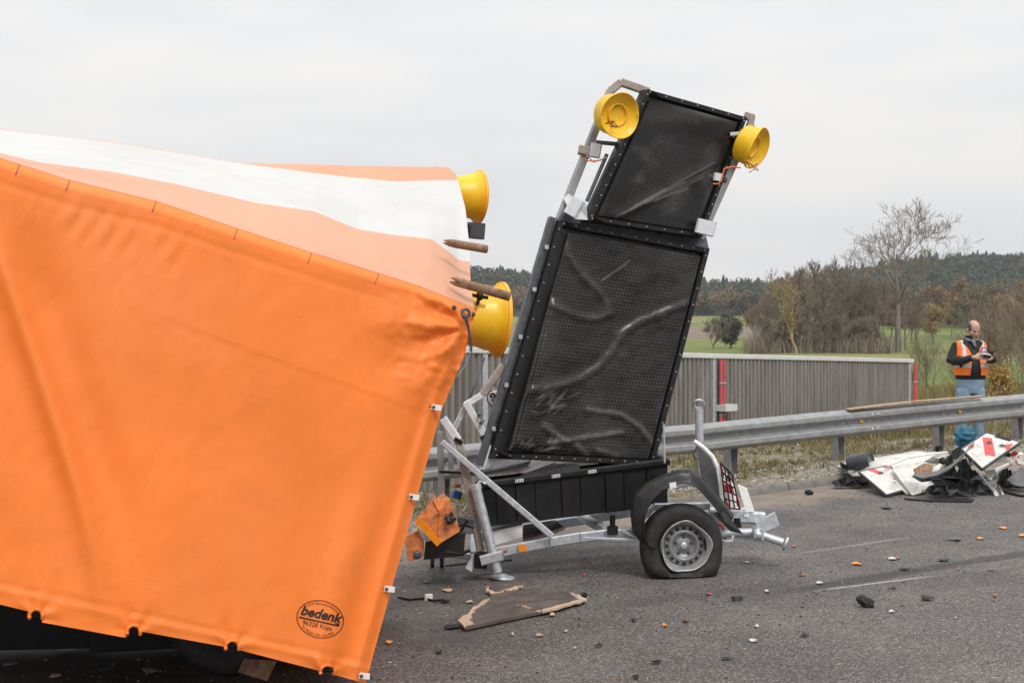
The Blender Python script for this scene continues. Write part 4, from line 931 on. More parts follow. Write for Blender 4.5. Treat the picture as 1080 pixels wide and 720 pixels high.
class Quad:
    """flat-ish panel given by its corners: u left-right, v bottom-top, w towards the viewer"""
    def __init__(s, bl, br, tr, tl):
        s.c = bl, br, tr, tl; s.n = ((br - bl).cross(tl - bl)).normalized()
        if s.n.y > 0: s.n = -s.n
        s.U = (br - bl).normalized(); s.V = (tl - bl).normalized()
    def __call__(s, u, v, w=0.0): bl, br, tr, tl = s.c; return bl.lerp(br, u).lerp(tl.lerp(tr, u), v) + s.n * w
def display(root, q, nu, nv, mat, fold, scuff_sheen, bw, inset, label):
    mb = MB(); mb.hexa([q(0, 0, -.09), q(1, 0, -.09), q(1, 0, -.02), q(0, 0, -.02), q(0, 1, -.09), q(1, 1, -.09), q(1, 1, -.02), q(0, 1, -.02)]); dp = mb.build('display_panel', M['plastic_black'], root)
    if label: dp['label'] = label
    Wd = (q(1, .5) - q(0, .5)).length; Ht = (q(.5, 1) - q(.5, 0)).length; bu, bv = bw / Wd, bw / Ht
    for (u0, v0, u1, v1, tk) in ((0, 0, bu, 1, 0.028), (1 - bu, 0, 1, 1, 0.028), (bu, 0, 1 - bu, bv, .026), (bu, 1 - bv, 1 - bu, 1, .026)):
        mb = MB(); b = 0.12; mb.add([q(u0, v0, -.018), q(u1, v0, -.018), q(u1, v1, -.018), q(u0, v1, -.018)] + [q(lerp(u0, u1, b), lerp(v0, v1, b if v1 - v0 < .2 else .004), tk) for u, v in ((0, 0),)] + [q(lerp(u0, u1, 1 - b if u1 - u0 < .2 else .996), lerp(v0, v1, b if v1 - v0 < .2 else .004), tk), q(lerp(u0, u1, 1 - b if u1 - u0 < .2 else .996), lerp(v0, v1, 1 - b if v1 - v0 < .2 else .996), tk), q(lerp(u0, u1, b if u1 - u0 < .2 else .004), lerp(v0, v1, 1 - b if v1 - v0 < .2 else .996), tk)],
                         [(4, 5, 6, 7), (0, 1, 5, 4), (1, 2, 6, 5), (2, 3, 7, 6), (3, 0, 4, 7)]); mb.build('frame_bar', M['plastic_black'], dp)
    mb = MB(); i0, i1, j0, j1 = inset; px_ = []
    def fn(u, v):
        e = max(0, 1 - min(u, 1 - u, v, 1 - v) * 26); uu, vv = lerp(i0, i1, u), lerp(j0, j1, v); p = q(uu, vv); px, py = 540 + F * p.x / p.y, HZ + F * (CAMH - p.z) / p.y
        px_.append((px, py)); return q(uu, vv, 0.012 + fold(u, v, px, py) * (1 - e * e * 0.6))
    mb.grid(fn, nu, nv); o = mb.build('front_sheet', M[mat], dp); set_uv(o, nu, nv)
    at = o.data.attributes.new('scuff_sheen', 'FLOAT', 'POINT'); at.data.foreach_set('value', np.array([min(1, max(0, scuff_sheen(x, y))) for x, y in px_], np.float32))
    rv = []
    for k in range(13):
        f_ = (k + .5) / 13
        for u, v in ((bu * .5, f_), (1 - bu * .5, f_)) + (((f_, bv * .5), (f_, 1 - bv * .5)) if k % 2 == 0 or nu > 80 else ()): rv.append((u, v))
    for u, v in rv:
        m = MB(); m.lathe([(0.0055, 0), (0.005, .004), (0.002, .0055), (0, .0055)], q(u, v, .027), q.n, 7); m.build('screw', M['steel_bright'], dp)
    return dp
def mk_trailer():
    root = thing('warning_trailer', G(715, 600), 'damaged galvanised warning trailer with a tilted black arrow board and one flat tyre', 'trailer')
    def part(name, m, fn, par=None, **k): mb = MB(); fn(mb); return mb.build(name, M[m], par or root, **k)
    def pbar(name, m, x0, y0, d0, x1, y1, d1, w, h=None, par=None): return part(name, m, lambda b: b.bar(A(x0, y0, d0), A(x1, y1, d1), w, h), par)
    # ---- arrow board
    q = Quad(A(515, 483, 9.78), A(689, 491, 10.18), A(748, 262, 10.5), A(588, 232, 10.08))
    C = [[(594, 246), (598, 268), (612, 290), (630, 305), (640, 320), (642, 330), (632, 336), (610, 334), (590, 326), (572, 318)], [(724, 320), (700, 329), (672, 341), (656, 352), (646, 370), (630, 388), (610, 400), (585, 407), (556, 412)]]
    C2 = [[(620, 432), (655, 437), (674, 450), (690, 470)], [(572, 450), (597, 465)], [(578, 467), (655, 456)], [(607, 470), (618, 480)], [(630, 475), (650, 481)]]
    rg = random.Random(4); S = [[(634, 296), (664, 274)], [(636, 295), (660, 279)]]
    for _ in range(26):
        x, y = rg.gauss(577, 12), rg.gauss(424, 8); a = rg.choice([-1.0, -.8, -.5, .2]) + rg.gauss(0, .15); L = rg.uniform(5, 16); S.append([(x, y), (x + L * math.cos(a), y + L * math.sin(a))])
    for _ in range(22):
        x, y = rg.uniform(534, 585), rg.gauss(473, 5); a = rg.uniform(-1.2, .3); L = rg.uniform(4, 15); S.append([(x, y), (x + L * math.cos(a), y + L * math.sin(a))])
    def fold(u, v, px, py):
        d0 = pdist(px, py, C[0]); d1 = pdist(px, py, C[1]); h = 0.012 * math.exp(-(d0 / 4.2) ** 2) + 0.013 * math.exp(-(d1 / 4.5) ** 2)
        for c in C2: h += 0.011 * math.exp(-(pdist(px, py, c) / 3.2) ** 2)
        h += 0.02 * math.sin(u * 5 + v * 3) * math.sin(math.pi * u) * math.sin(math.pi * v) + 0.006 * fbm(px * .05, py * .05, 3)
        h += 0.07 * smooth(0.35, 0.0, u) * smooth(0.9, 0.25, v) + 0.03 * smooth(.2, 0, v) * (1 - u)
        return h
    def scuff_sheen(px, py):
        s = (0.5 + .6 * fbm(px * .06, py * .06, 3)) * (0.13 * math.exp(-(pdist(px, py, C[0]) / 3.4) ** 2) + 0.12 * math.exp(-(pdist(px, py, C[1]) / 4.0) ** 2))  # glossy reflections along the creases painted pale, together with the scuffs
        for c in C2: s += 0.15 * math.exp(-(pdist(px, py, c) / 2.6) ** 2)
        for c in S:
            if abs(px - c[0][0]) < 40 and abs(py - c[0][1]) < 40: s += 0.17 * math.exp(-(pdist(px, py, c) / 0.8) ** 2)
        return s + 0.03 * smooth(.05, .5, fbm(px * .02, py * .02, 7))
    display(root, q, 130, 180, 'led_sheet', fold, scuff_sheen, 0.052, (0.085, 0.955, 0.03, 0.955), 'large lower display with a buckled and scuffed front sheet')
    q2 = Quad(A(617, 233, 10.02), A(739, 251, 10.4), A(787, 124, 10.6), A(681, 94, 10.2))
    S2 = [[(648, 229), (690, 206), (752, 172)], [(655, 226), (720, 192)], [(664, 221), (748, 180)], [(690, 212), (742, 186)], [(680, 214), (725, 199)], [(668, 217), (700, 200)]]
    def fold2(u, v, px, py): return 0.008 * math.sin(u * 4 + 1) * math.sin(v * 5) + 0.012 * math.exp(-(pdist(px, py, S2[0]) / 5) ** 2) + 0.02 * smooth(.75, 1, v) * math.sin(math.pi * u)
    def scuff2(px, py):
        s = sum(0.2 * math.exp(-(pdist(px, py, c) / 1.1) ** 2) for c in S2)
        return s + 0.10 * math.exp(-(math.hypot((px - 715) / 40, (py - 122) / 10)) ** 2) + 0.06 * smooth(.1, .6, fbm(px * .03, py * .03, 2))
    display(root, q2, 70, 80, 'led_sheet_small', fold2, scuff2, 0.046, (0.075, 0.93, 0.05, 0.94), 'smaller upper display with diagonal scratches')
    # channel along the left side of the large display, hinge plate between the two displays
    part('side_channel', 'steel_dark', lambda b: b.bar(q(-.028, -.03, -.05), q(-.028, 1.01, -.05), 0.045, 0.07, up=tuple(q.n)))
    for v in (.12, .3, .5, .7, .88): part('channel_clip', 'galvanised', lambda b: b.cbox(q(-.02, v, .012), (0.03, 0.02, 0.03), b=.004))
    part('hinge_plate', 'steel_dark', lambda b: b.hexa([q(.0, 1.0, -.10), q(1.0, 1.0, -.10), q(1.0, 1.0, -.005), q(.0, 1.0, -.005), q(.03, 1.045, -.10), q(.97, 1.055, -.10), q(.97, 1.055, -.03), q(.03, 1.045, -.03)]))
    part('latch', 'plastic_black', lambda b: b.ball(q(.66, 1.03, .03), (.035, .02, .025), 10, 7))
    # lamp masts
    ml = [A(590, 232, 10.15), A(600, 205, 10.15), A(644, 96, 10.3), A(650, 88, 10.3), A(655, 87, 10.3), A(684, 97, 10.33)]
    for i, (a, b) in enumerate(((ml[0], ml[2]), (ml[2], ml[4]), (ml[4], ml[5]))): part('lamp_mast' if i == 0 else 'mast_bend', 'steel_brown' if i else 'galvanised_old', lambda m: m.bar(a, b, 0.05, 0.06))
    pbar('lamp_mast', 'galvanised_old', 738, 252, 10.45, 792, 131, 10.6, 0.05, 0.06); pbar('mast_bend', 'steel_brown', 785, 122, 10.62, 795, 125, 10.62, .05, .06); pbar('mast_bend', 'steel_brown', 793, 123, 10.62, 791, 133, 10.62, .05, .06)
    for (x, y, d, a, sz) in ((605, 219, 10.05, 30, (.10, .06, .13)), (628, 159, 10.2, 10, (.085, .09, .10)), (744, 240, 10.3, 14, (.15, .08, .11)), (757, 187, 10.45, 10, (.07, .06, .06))):
        part('clamp_bracket', 'bracket_white', lambda b: (b.cbox(A(x, y, d), sz, Matrix.Rotation(R(a), 3, 'Y'), b=.01), b.box(A(x + 5, y + 2, d - .07), (sz[0] * .5, .02, sz[2] * .5), Matrix.Rotation(R(a), 3, 'Y')))) if False else part('clamp_bracket', 'bracket_white', lambda b: b.cbox(A(x, y, d), sz, Matrix.Rotation(R(a), 3, 'Y'), b=.012))
    part('clamp_arm', 'steel_dark', lambda b: b.bar(A(628, 150, 10.2), A(650, 152, 10.2), .03)); part('clamp_arm', 'steel_brown', lambda b: b.bar(A(610, 158, 10.2), A(622, 160, 10.2), .07))
    part('clamp_arm', 'steel_dark', lambda b: b.bar(A(746, 185, 10.45), A(766, 190, 10.5), .035)); part('clamp_arm', 'galvanised', lambda b: b.bar(A(770, 142, 10.5), A(792, 140, 10.5), .03))
    part('bracket_plate', 'bracket_white', lambda b: b.prism([A(594, 209, 10.12), A(600, 204, 10.12), A(618, 214, 10.0), A(620, 232, 10.0), A(606, 231, 10.05)], (0, .04, 0)))
    part('gas_strut', 'steel_dark', lambda b: b.tube([A(619, 212, 10.1), A(640, 163, 10.18)], .016, 8))
    for pts, m in (([(620, 165), (616, 168), (622, 170), (634, 169)], 'wire_orange'), ([(618, 163), (626, 171), (640, 166)], 'wire_grey')): part('cable', m, lambda b: b.tube([A(x, y, 10.08) for x, y in pts], .006, 5))
    part('cable', 'wire_orange', lambda b: b.tube([A(x, y, 10.3) for x, y in ((752, 194), (758, 194), (761, 189), (764, 178), (772, 176), (781, 177))], .007, 6))
    # two empty lamp bowls
    def bowl(lip, back_dir, r, seed):
        ax = Vector(back_dir).normalized(); mb = MB(); wv = lambda rr, h, a: (rr * (1 + .025 * math.sin(a * 2 + seed)), h + .012 * math.sin(a * 2 + seed * 2) * (1 if h < .05 else 0))
        mb.lathe([(0, .15), (r * .80, .15), (r * .87, .135), (r * .90, .035), (r * .99, .02), (r, .004), (r * .985, 0), (r * .95, .004), (r * .90, .018), (r * .72, .040), (r * .4, .052), (0, .056)], lip, ax, 40, warp=wv); h = mb.build('warning_lamp', M['lamp_yellow'], root)
        x = Vector((0, 0, 1)).cross(ax).normalized(); y = ax.cross(x)
        q_ = MB(); q_.lathe([(r * .50, .050), (r * .50, .036), (r * .44, .034), (r * .42, .052)], lip, ax, 28); q_.build('socket_ring', M['lamp_rim'], h)
        for k in range(6): a = 1.0472 * k + seed; q_ = MB(); q_.lathe([(.007, .004), (.006, -.001), (0, -.002)], lip + ax * .008 + (x * math.cos(a) + y * math.sin(a)) * r * .925, ax, 8); q_.build('screw', M['steel_brown'], h)
        return h, ax
    l1 = A(655, 122, 10.0); h1, a1 = bowl(l1, (-.52, .80, .22), .178, 1)
    part('mount', 'strap_brown', lambda b: b.cbox(A(646, 111, 10.02), (.065, .03, .03), Matrix.Rotation(R(-8), 3, 'Y'), b=.005), h1)
    part('broken_clip', 'strap_brown', lambda b: b.tube([A(639, 122, 10.01), A(645, 130, 10.01), A(648, 128, 10.02)], .007, 6), h1); part('wire', 'strap_brown', lambda b: b.tube([A(638, 131, 10.0), A(645, 127, 10.01), A(651, 133, 9.98), A(644, 134, 9.98)], .005, 5), h1)
    part('mount_arm', 'galvanised', lambda b: b.bar(A(636, 122, 10.3), A(645, 118, 10.16), .04), h1)
    l2 = A(800, 157, 10.45); h2, a2 = bowl(l2, (-.78, .47, .40), .176, 2.2)
    part('mount', 'strap_brown', lambda b: b.cbox(A(794, 146, 10.46), (.04, .03, .03), b=.005), h2)
    for k, pts in enumerate(([(784, 168), (790, 172), (797, 176), (800, 180), (795, 178)], [(788, 170), (796, 178), (790, 182)], [(785, 165), (791, 177), (799, 173)])): part('wire', ('wire_orange', 'wire_grey', 'strap_brown')[k], lambda b: b.tube([A(x, y, 10.36 + .02 * k) for x, y in pts], .0055, 5), h2)
    part('mount_arm', 'galvanised', lambda b: b.bar(A(788, 150, 10.6), A(772, 143, 10.55), .04), h2)
    # ---- black storage box the board is hinged in
    bq = Quad(A(506, 556, 9.55), A(704, 533, 9.9), A(704, 489, 9.9), A(503, 514, 9.55)); BD = 0.62
    def wall(name, a, b, c, d, t): part(name, 'plastic_black', lambda m: m.hexa([a, b, b + t, a + t, d, c, c + t, d + t]))
    bk = Vector((0, BD, 0)); bl, br, tr, tl = bq.c
    wall('box_wall', bl + bk, br + bk, tr + bk, tl + bk, Vector((0, -.02, 0))); wall('box_wall', bl, bl + bk, tl + bk, tl, Vector((.02, .003, 0))); wall('box_wall', br, br + bk, tr + bk, tr, Vector((-.02, .003, 0)))
    part('box_floor', 'plastic_black', lambda m: m.hexa([bl, br, br + bk, bl + bk, bl + Vector((0, 0, .02)), br + Vector((0, 0, .02)), br + bk + Vector((0, 0, .02)), bl + bk + Vector((0, 0, .02))]))
    part('box_front', 'plastic_black', lambda m: m.hexa([bq(0, 0, -.014), bq(1, 0, -.014), bq(1, 0, -.034), bq(0, 0, -.034), bq(0, 1, -.014), bq(1, 1, -.014), bq(1, 1, -.034), bq(0, 1, -.034)][0:2] + [bq(1, 0, -.034), bq(0, 0, -.034), bq(0, 1, -.014), bq(1, 1, -.014), bq(1, 1, -.034), bq(0, 1, -.034)]))
    xs = [506, 524, 544, 564, 591, 611, 637, 657, 681, 704]
    for i, (a, b) in enumerate(zip(xs, xs[1:])):
        u0, u1 = (a - 506) / 198 + .004, (b - 506) / 198 - .004; w_ = (0.004, 0.0, 0.006, -.002)[i % 4]
        part('ribbed_panel', 'plastic_black', lambda m: m.hexa([bq(u0, .02, -.012), bq(u1, .02, -.012), bq(u1, .02, -.0125), bq(u0, .02, -.0125), bq(u0, .93, -.012), bq(u1, .93, -.012), bq(u1, .93, -.0125), bq(u0, .93, -.0125)]) if False else m.prism([bq(u0, .02, -.012), bq(u1, .02, -.012), bq(u1, .93, -.012), bq(u0, .93, -.012)], bq.n * (.012 + w_)))
    part('box_rim', 'plastic_black', lambda m: m.bar(bq(-.005, 1.06, .01), bq(1.005, 1.06, .01), .05, .05, bev=.012)); part('box_rim', 'plastic_black', lambda m: m.bar(bq(1.0, 1.06, -.03), bq(1.0, 1.06, -.03) + bk, .045, .05, bev=.012))
    for x, y in ((545, 506), (583, 501), (621, 496.5)):
        u = (x - 503) / 201; c = bq(u, 1.06, .038); tg = part('hinge_tag', 'bracket_white', lambda m: m.cbox(c, (.066, .008, .022), Matrix.Rotation(R(-7), 3, 'Y'), b=.003))
        for dx in (-.02, 0, .02): part('tag_hole', 'plastic_black', lambda m: m.lathe([(.0055, 0), (.0055, .002), (0, .002)], c + Vector((dx, -.004, dx * .12)), (0, -1, 0), 8), tg)
    part('lid_flap', 'plastic_matt', lambda m: m.prism([A(463, 496, 9.7), A(508, 498, 9.6), A(557, 489, 9.75), A(560, 484, 10.1), A(505, 490, 10.1)], (0, 0, -.02))); part('inner_plate', 'plastic_grey', lambda m: m.prism([A(546, 498, 9.72), A(554, 499, 9.7), A(586, 487, 9.76), A(578, 486, 9.78)], (0, 0.01, -.01)))
    part('lid_strip', 'plastic_black', lambda m: m.prism([A(544, 503, 9.62), A(613, 497, 9.7), A(610, 489, 9.75), A(586, 489, 9.75)], (0, .015, -.004)))
    # ---- chassis
    pb = [(498, 590), (524, 582), (580, 571), (612, 566), (640, 563), (672, 562), (760, 561)]
    for (x0, y0), (x1, y1) in zip(pb, pb[1:]): pbar('chassis_beam', 'galvanised', x0, y0, 9.56, x1 + .6, y1, 9.58, .05, .072)
    pbar('chassis_beam', 'galvanised', 500, 566, 10.65, 662, 540, 10.75, .06, .075); pbar('chassis_beam', 'galvanised', 662, 540, 10.75, 790, 540, 10.8, .06, .075)
    pbar('cross_member', 'galvanised', 613, 545, 10.6, 640, 559, 9.62, .06, .06); pbar('cross_member', 'galvanised', 500, 567, 10.6, 500, 586, 9.62, .06, .06); pbar('axle_tube', 'steel_dark', 712, 572, 9.6, 706, 540, 10.9, .07, .07)
    part('floor_plate', 'ply_face', lambda m: m.prism([A(551, 575, 9.62), A(596, 556, 9.7), A(585, 548, 10.2), A(552, 553, 10.1)], (0, 0, -.015)))
    part('control_box', 'white_clean', lambda m: m.hexa([A(514, 577, 9.64), A(551, 566, 9.66), A(551, 562, 10.05), A(514, 568, 10.05), A(516, 561, 9.64), A(551, 553, 9.66), A(551, 549, 10.05), A(517, 555, 10.05)])); part('circuit_board', 'pcb_green', lambda m: m.prism([A(527, 553, 9.9), A(546, 548, 9.9), A(546, 546, 10.0), A(527, 551, 10.0)], (0, 0, .012)))
    part('blue_plug', 'blue_plug', lambda m: m.cbox(A(508, 550, 9.8), (.04, .04, .03), b=.008)); part('blue_plug', 'blue_plug', lambda m: m.cbox(A(482, 521, 10.0), (.07, .05, .06), Matrix.Rotation(R(20), 3, 'Y'), b=.012)); part('red_plug', 'red_paint', lambda m: m.cbox(A(483, 512, 10.0), (.04, .03, .03), b=.006))
    part('side_reflector', 'orange_lens', lambda m: m.cbox(A(551, 577.5, 9.515), (.062, .012, .045), Matrix.Rotation(R(-8), 3, 'Y'), b=.004)); part('marker_lamp', 'red_film', lambda m: m.ball(A(533.5, 580, 9.4), (.014, .014, .02), 8, 6))
    part('release_bracket', 'plastic_black', lambda m: m.cbox(A(646, 559, 9.5), (.075, .05, .06), b=.008)); part('release_pin', 'plastic_black', lambda m: m.tube([A(646, 558, 9.5), A(646, 543, 9.5)], .02, 8))
    for a, b in (((615, 567), (674, 569)), ((656, 559), (674, 568))): pbar('step_bar', 'galvanised', *a, 9.42, *b, 9.42, .018)
    # ---- struts at the left end
    for (nm, m, x0, y0, d0, x1, y1, d1, w_) in (('front_post', 'steel_brown', 484, 464, 9.5, 507, 580, 9.5, .058), ('cranked_strut', 'bracket_white', 467, 441, 9.5, 483, 464, 9.5, .06), ('diagonal_strut', 'galvanised', 466, 466, 9.40, 582, 565, 9.50, .045), ('stay_arm', 'bracket_white', 491, 424, 9.9, 511, 459, 9.9, .055), ('stay_arm', 'galvanised', 492, 427, 9.95, 477, 457, 9.95, .045), ('stay_arm', 'bracket_white', 491, 427, 9.95, 509, 416, 9.95, .05), ('stay_arm', 'steel_brown', 509, 416, 9.95, 531, 385, 9.98, .055),
                                                ('rear_post', 'galvanised_old', 464, 455, 10.3, 466, 524, 10.3, .05), ('rear_post', 'galvanised_old', 475, 462, 10.5, 476, 500, 10.5, .04), ('board_foot', 'galvanised', 518, 470, 9.85, 509, 500, 9.8, .06), ('lower_strut', 'galvanised', 468, 446, 9.9, 490, 500, 9.9, .03)):
        pbar(nm, m, x0, y0, d0, x1, y1, d1, w_)
    for x, y, d, a in ((483.5, 464.5, 9.495, 30), (511, 460, 9.895, -30)): part('end_cap', 'plastic_black', lambda m: m.cbox(A(x, y, d), (.066, .066, .03), Matrix.Rotation(R(a), 3, 'Y'), b=.006))
    for x, y in ((505, 438), (507, 446)): part('strut_bolt', 'steel_dark', lambda m: m.tube([A(x, y, 9.83), A(x + 2, y - 2, 9.93)], .014, 7))
    part('gas_strut', 'steel_dark', lambda m: m.tube([A(495, 420, 9.95), A(502, 400, 9.95), A(502.2, 399.6, 9.95), A(511, 377, 9.98)], [.014, .014, .007, .007], 8))
    part('thin_rod', 'galvanised', lambda m: m.tube([A(700, 447, 9.7), A(701, 488, 9.7)], .008, 6)); part('clear_strip', 'steel_bright', lambda m: m.tube([A(500, 514, 9.42), A(507, 507, 9.42), A(512, 510, 9.42)], .01, 6))
    lg = part('support_leg', 'galvanised', lambda m: m.tube([A(502, 514, 9.42), A(524.5, 603, 9.42)], .036, 14)); part('leg_collar', 'galvanised', lambda m: m.tube([A(501.3, 511, 9.42), A(502.6, 516, 9.42)], .042, 14), lg)
    gp = G(530, 610); part('foot_plate', 'galvanised', lambda m: m.lathe([(0, .03), (.03, .03), (.036, .018), (.085, .012), (.09, 0), (0, 0)], Vector((gp.x, gp.y, gz(gp.x) + .004)), (.08, 0, 1), 18), lg)
    part('leg_clamp', 'galvanised', lambda m: m.bar(A(507, 591, 9.4), A(530, 585, 9.4), .05, .07)); part('clamp_lever', 'galvanised', lambda m: m.tube([A(530, 585, 9.38), A(533, 579, 9.36)], .008, 6)); part('end_bracket', 'plastic_black', lambda m: m.cbox(A(507, 590, 9.46), (.09, .09, .11), b=.01)); part('end_bracket', 'bracket_white', lambda m: m.cbox(A(498, 594, 9.5), (.06, .08, .09), Matrix.Rotation(R(30), 3, 'Y'), b=.012))
    pbar('end_bar', 'galvanised', 470, 583, 9.8, 503, 587, 9.7, .045)
    # speed disc behind the left side of the board
    c = A(524, 420, 10.2); ds = part('speed_disc', 'white_clean', lambda m: m.lathe([(0, 0), (.080, 0), (.080, -.006), (0, -.006)], c, (0, -1, 0), 28)); part('disc_ring', 'ink', lambda m: m.lathe([(.070, .002), (.077, .002)], c, (0, -1, 0), 28), ds)
    lab_off = c - ORIG[root.name] + Vector((-0.006, -.004, 0))
    cu = bpy.data.curves.new('speed_number', 'FONT'); cu.body = '80'; cu.size = .105; cu.align_x = 'CENTER'; cu.align_y = 'CENTER'; cu.offset = .003; cu.extrude = .0005
    o = bpy.data.objects.new('tmp', cu); col.objects.link(o); dg = bpy.context.evaluated_depsgraph_get(); dg.update(); me = bpy.data.meshes.new_from_object(o.evaluated_get(dg)); bpy.data.objects.remove(o)
    me.name = 'speed_number'; me.materials.clear(); me.materials.append(M['ink']); o = bpy.data.objects.new('speed_number', me); col.objects.link(o); o.rotation_euler = (R(90), 0, 0); o.parent = ds; o.location = lab_off
    part('disc_arm', 'galvanised', lambda m: m.bar(c + Vector((0, .004, 0)), A(540, 424, 10.25), .03), ds)
    # ---- wheels
    def wheel(c, n, gnd, flat, par):
        n = Vector(n).normalized(); rw = .078; rt = .292; mb = MB()
        prof = [(.158, .05), (.166, .072), (.20, .086), (.245, .090), (.272, .078), (.284, .062), (.289, .056), (.282, .052), (.289, .048), (.292, .03), (.283, .026), (.283, .020), (.292, .016), (.292, -.012), (.283, -.016), (.283, -.022), (.292, -.026), (.289, -.05), (.284, -.062), (.272, -.078), (.245, -.090), (.2, -.086), (.158, -.05)]
        mb.lathe(prof, c, n, 64)
        if flat:
            vv = []
            for x, y, z in mb.v:
                p = Vector((x, y, z)); lo = gnd + .004; k = smooth(c.z - .03, lo - .02, z); side = (p - c).dot(n)
                if z < c.z: p += n * (side * .42 * k); p.x += (p.x - c.x) * .10 * k
                if p.z < lo + .05: p.z = lo + max(0, (p.z - (c.z - .30)) * .12)
                p.x += -.018 * smooth(c.z + .3, c.z - .1, z) * 0
                vv.append(tuple(p))
            mb.v = vv
        wl = mb.build('wheel', M['rubber'], par); fl = 1.0 if flat else 0.0
        def bent(r, h, a): k = fl * smooth(.138, .172, r); s_ = math.sin(a * 3 + 1.9) * .5 + math.sin(a * 5 + .4) * .35; s2 = math.sin(a * 9 + 1) * .25; return (r * (1 + k * (.085 * s_ + .03 * s2)), h + k * (.014 + .014 * s_ + .008 * s2))
        cc = c + Vector((.012, 0, .0)) * fl
        mb = MB(); mb.lathe([(.142, -.03), (.145, .045), (.152, .060), (.160, .070), (.170, .096), (.177, .104), (.180, .096), (.170, .070)], cc, n, 56, warp=bent); mb.build('rim', M['wheel_steel'], wl)
        mb = MB(); mb.lathe([(.148, .012), (.142, .040), (.134, .046), (.115, .050), (.108, .062), (.098, .066), (.088, .058), (.075, .036), (.052, .034), (.044, .040), (.03, .042), (.0, .042)], cc, n, 48); mb.build('wheel_disc', M['disc_steel'], wl)
        mb = MB(); mb.lathe([(.026, .042), (.026, .048), (.02, .052), (.0, .052)], cc, n, 20); mb.build('hub_cap', M['steel_bright'], wl)
        x = Vector((0, 0, 1)).cross(n).normalized(); y = n.cross(x)
        for k in range(16):
            a = 6.2832 * k / 16; mb = MB(); mb.lathe([(.0135, .001), (.0135, .0045), (0, .0045)], cc + (x * math.cos(a) + y * math.sin(a)) * .124 + n * .0465, n, 10); mb.build('vent_hole', M['ink'], wl)
        for k in range(5):
            a = 6.2832 * k / 5 + .3; mb = MB(); mb.lathe([(.012, 0), (.012, .012), (.008, .016), (0, .016)], cc + (x * math.cos(a) + y * math.sin(a)) * .062 + n * .034, n, 6, smooth=False); mb.build('wheel_bolt', M['steel_dark'], wl)
        return wl
    wc = A(718, 574, 9.42); wheel(wc, (.10, -1, .02), gz(wc.x), True, root)
    # mudguard: torn plastic arch
    path = [(690, 574), (676, 571), (667, 560), (665, 540), (669, 522), (680, 510), (698, 501), (716, 495), (727, 494), (738, 502), (752, 517), (764, 530), (774, 543)]
    pin = [(692, 578), (684, 574), (679, 562), (680, 544), (687, 528), (699, 516), (712, 511), (722, 509), (730, 510), (738, 516), (750, 530), (760, 543), (768, 556)]
    sec = [(0.0, 1.0), (.03, 1.0), (.05, .25), (.09, .06), (.16, 0.0), (.30, 0.0)]   # (depth behind near edge, blend towards inner line)
    def dark_sweep(u, v):
        i = min(len(path) - 2, int(u * (len(path) - 1))); f_ = u * (len(path) - 1) - i; o = Vector(path[i]).lerp(Vector(path[i + 1]), f_); n_ = Vector(pin[i]).lerp(Vector(pin[i + 1]), f_)
        k = v * (len(sec) - 1); j = min(len(sec) - 2, int(k)); dd = lerp(sec[j][0], sec[j + 1][0], k - j); bb = lerp(sec[j][1], sec[j + 1][1], k - j); p = o.lerp(n_, bb)
        w_ = .02 * fbm(u * 7, v * 2, 3) * smooth(.45, .8, u); return A(p.x, p.y, 9.27 + dd + .12 * smooth(.65, 1, u) + w_)
    mb = MB(); mb.grid(dark_sweep, 70, 20); mg = mb.build('mudguard', M['plastic_matt'], root, solid=.006)
    part('size_label', 'white_clean', lambda m: m.prism([A(706, 509, 9.255), A(713, 508, 9.255), A(713.5, 514, 9.255), A(706.5, 515, 9.255)], (0, .004, 0)), mg); part('torn_strip', 'plastic_matt', lambda m: m.prism([A(752, 541, 9.4), A(764, 539, 9.4), A(784, 563, 9.36), A(770, 560, 9.38)], (0, .012, 0)), mg)
    pbar('guard_stay', 'galvanised', 672, 552, 9.75, 690, 533, 9.75, .04); pbar('guard_stay', 'galvanised', 690, 534, 9.75, 748, 533, 9.8, .05)
    # ---- right end: coupling beam, drawbar tube, hand wheel post
    pbar('coupling_beam', 'galvanised', 748, 543, 9.75, 806, 546, 9.75, .09, .085); part('coupling_end', 'galvanised', lambda m: m.hexa([A(800, 563, 9.6), A(822, 554, 9.6), A(822, 552, 9.85), A(800, 560, 9.85), A(797, 552, 9.6), A(817, 541, 9.6), A(817, 539, 9.85), A(797, 549, 9.85)]))
    part('beam_label', 'white_clean', lambda m: m.prism([A(785, 539.5, 9.695), A(790, 540, 9.695), A(790, 545, 9.695), A(785, 544.5, 9.695)], (0, .003, 0)))
    dr = part('drawbar', 'galvanised', lambda m: m.tube([A(745, 565, 9.65), A(775, 561, 9.65), A(798, 562, 9.62), A(806, 565, 9.6), A(826, 572, 9.56)], [.032, .032, .034, .03, .03], 14)); e = A(828.5, 573, 9.56)
    part('drawbar_flange', 'galvanised', lambda m: m.lathe([(0, .01), (.05, .01), (.05, -.008), (0.03, -.008)], e, (.9, -.25, -.36), 20), dr); part('drawbar_joint', 'galvanised', lambda m: m.ball(A(799, 563, 9.58), (.05, .05, .04), 12, 8), dr)
    for x, y in ((795, 560), (803, 563)): part('joint_bolt', 'steel_bright', lambda m: m.tube([A(x, y - 5, 9.55), A(x + 1, y + 7, 9.55)], .012, 7), dr)
    part('step_loop', 'bracket_white', lambda m: m.tube([A(x, y, 9.5) for x, y in ((756, 566), (764, 571), (772, 570), (773, 564))], .011, 7)); pbar('link_bar', 'galvanised', 760, 562, 9.7, 806, 571, 9.62, .02)
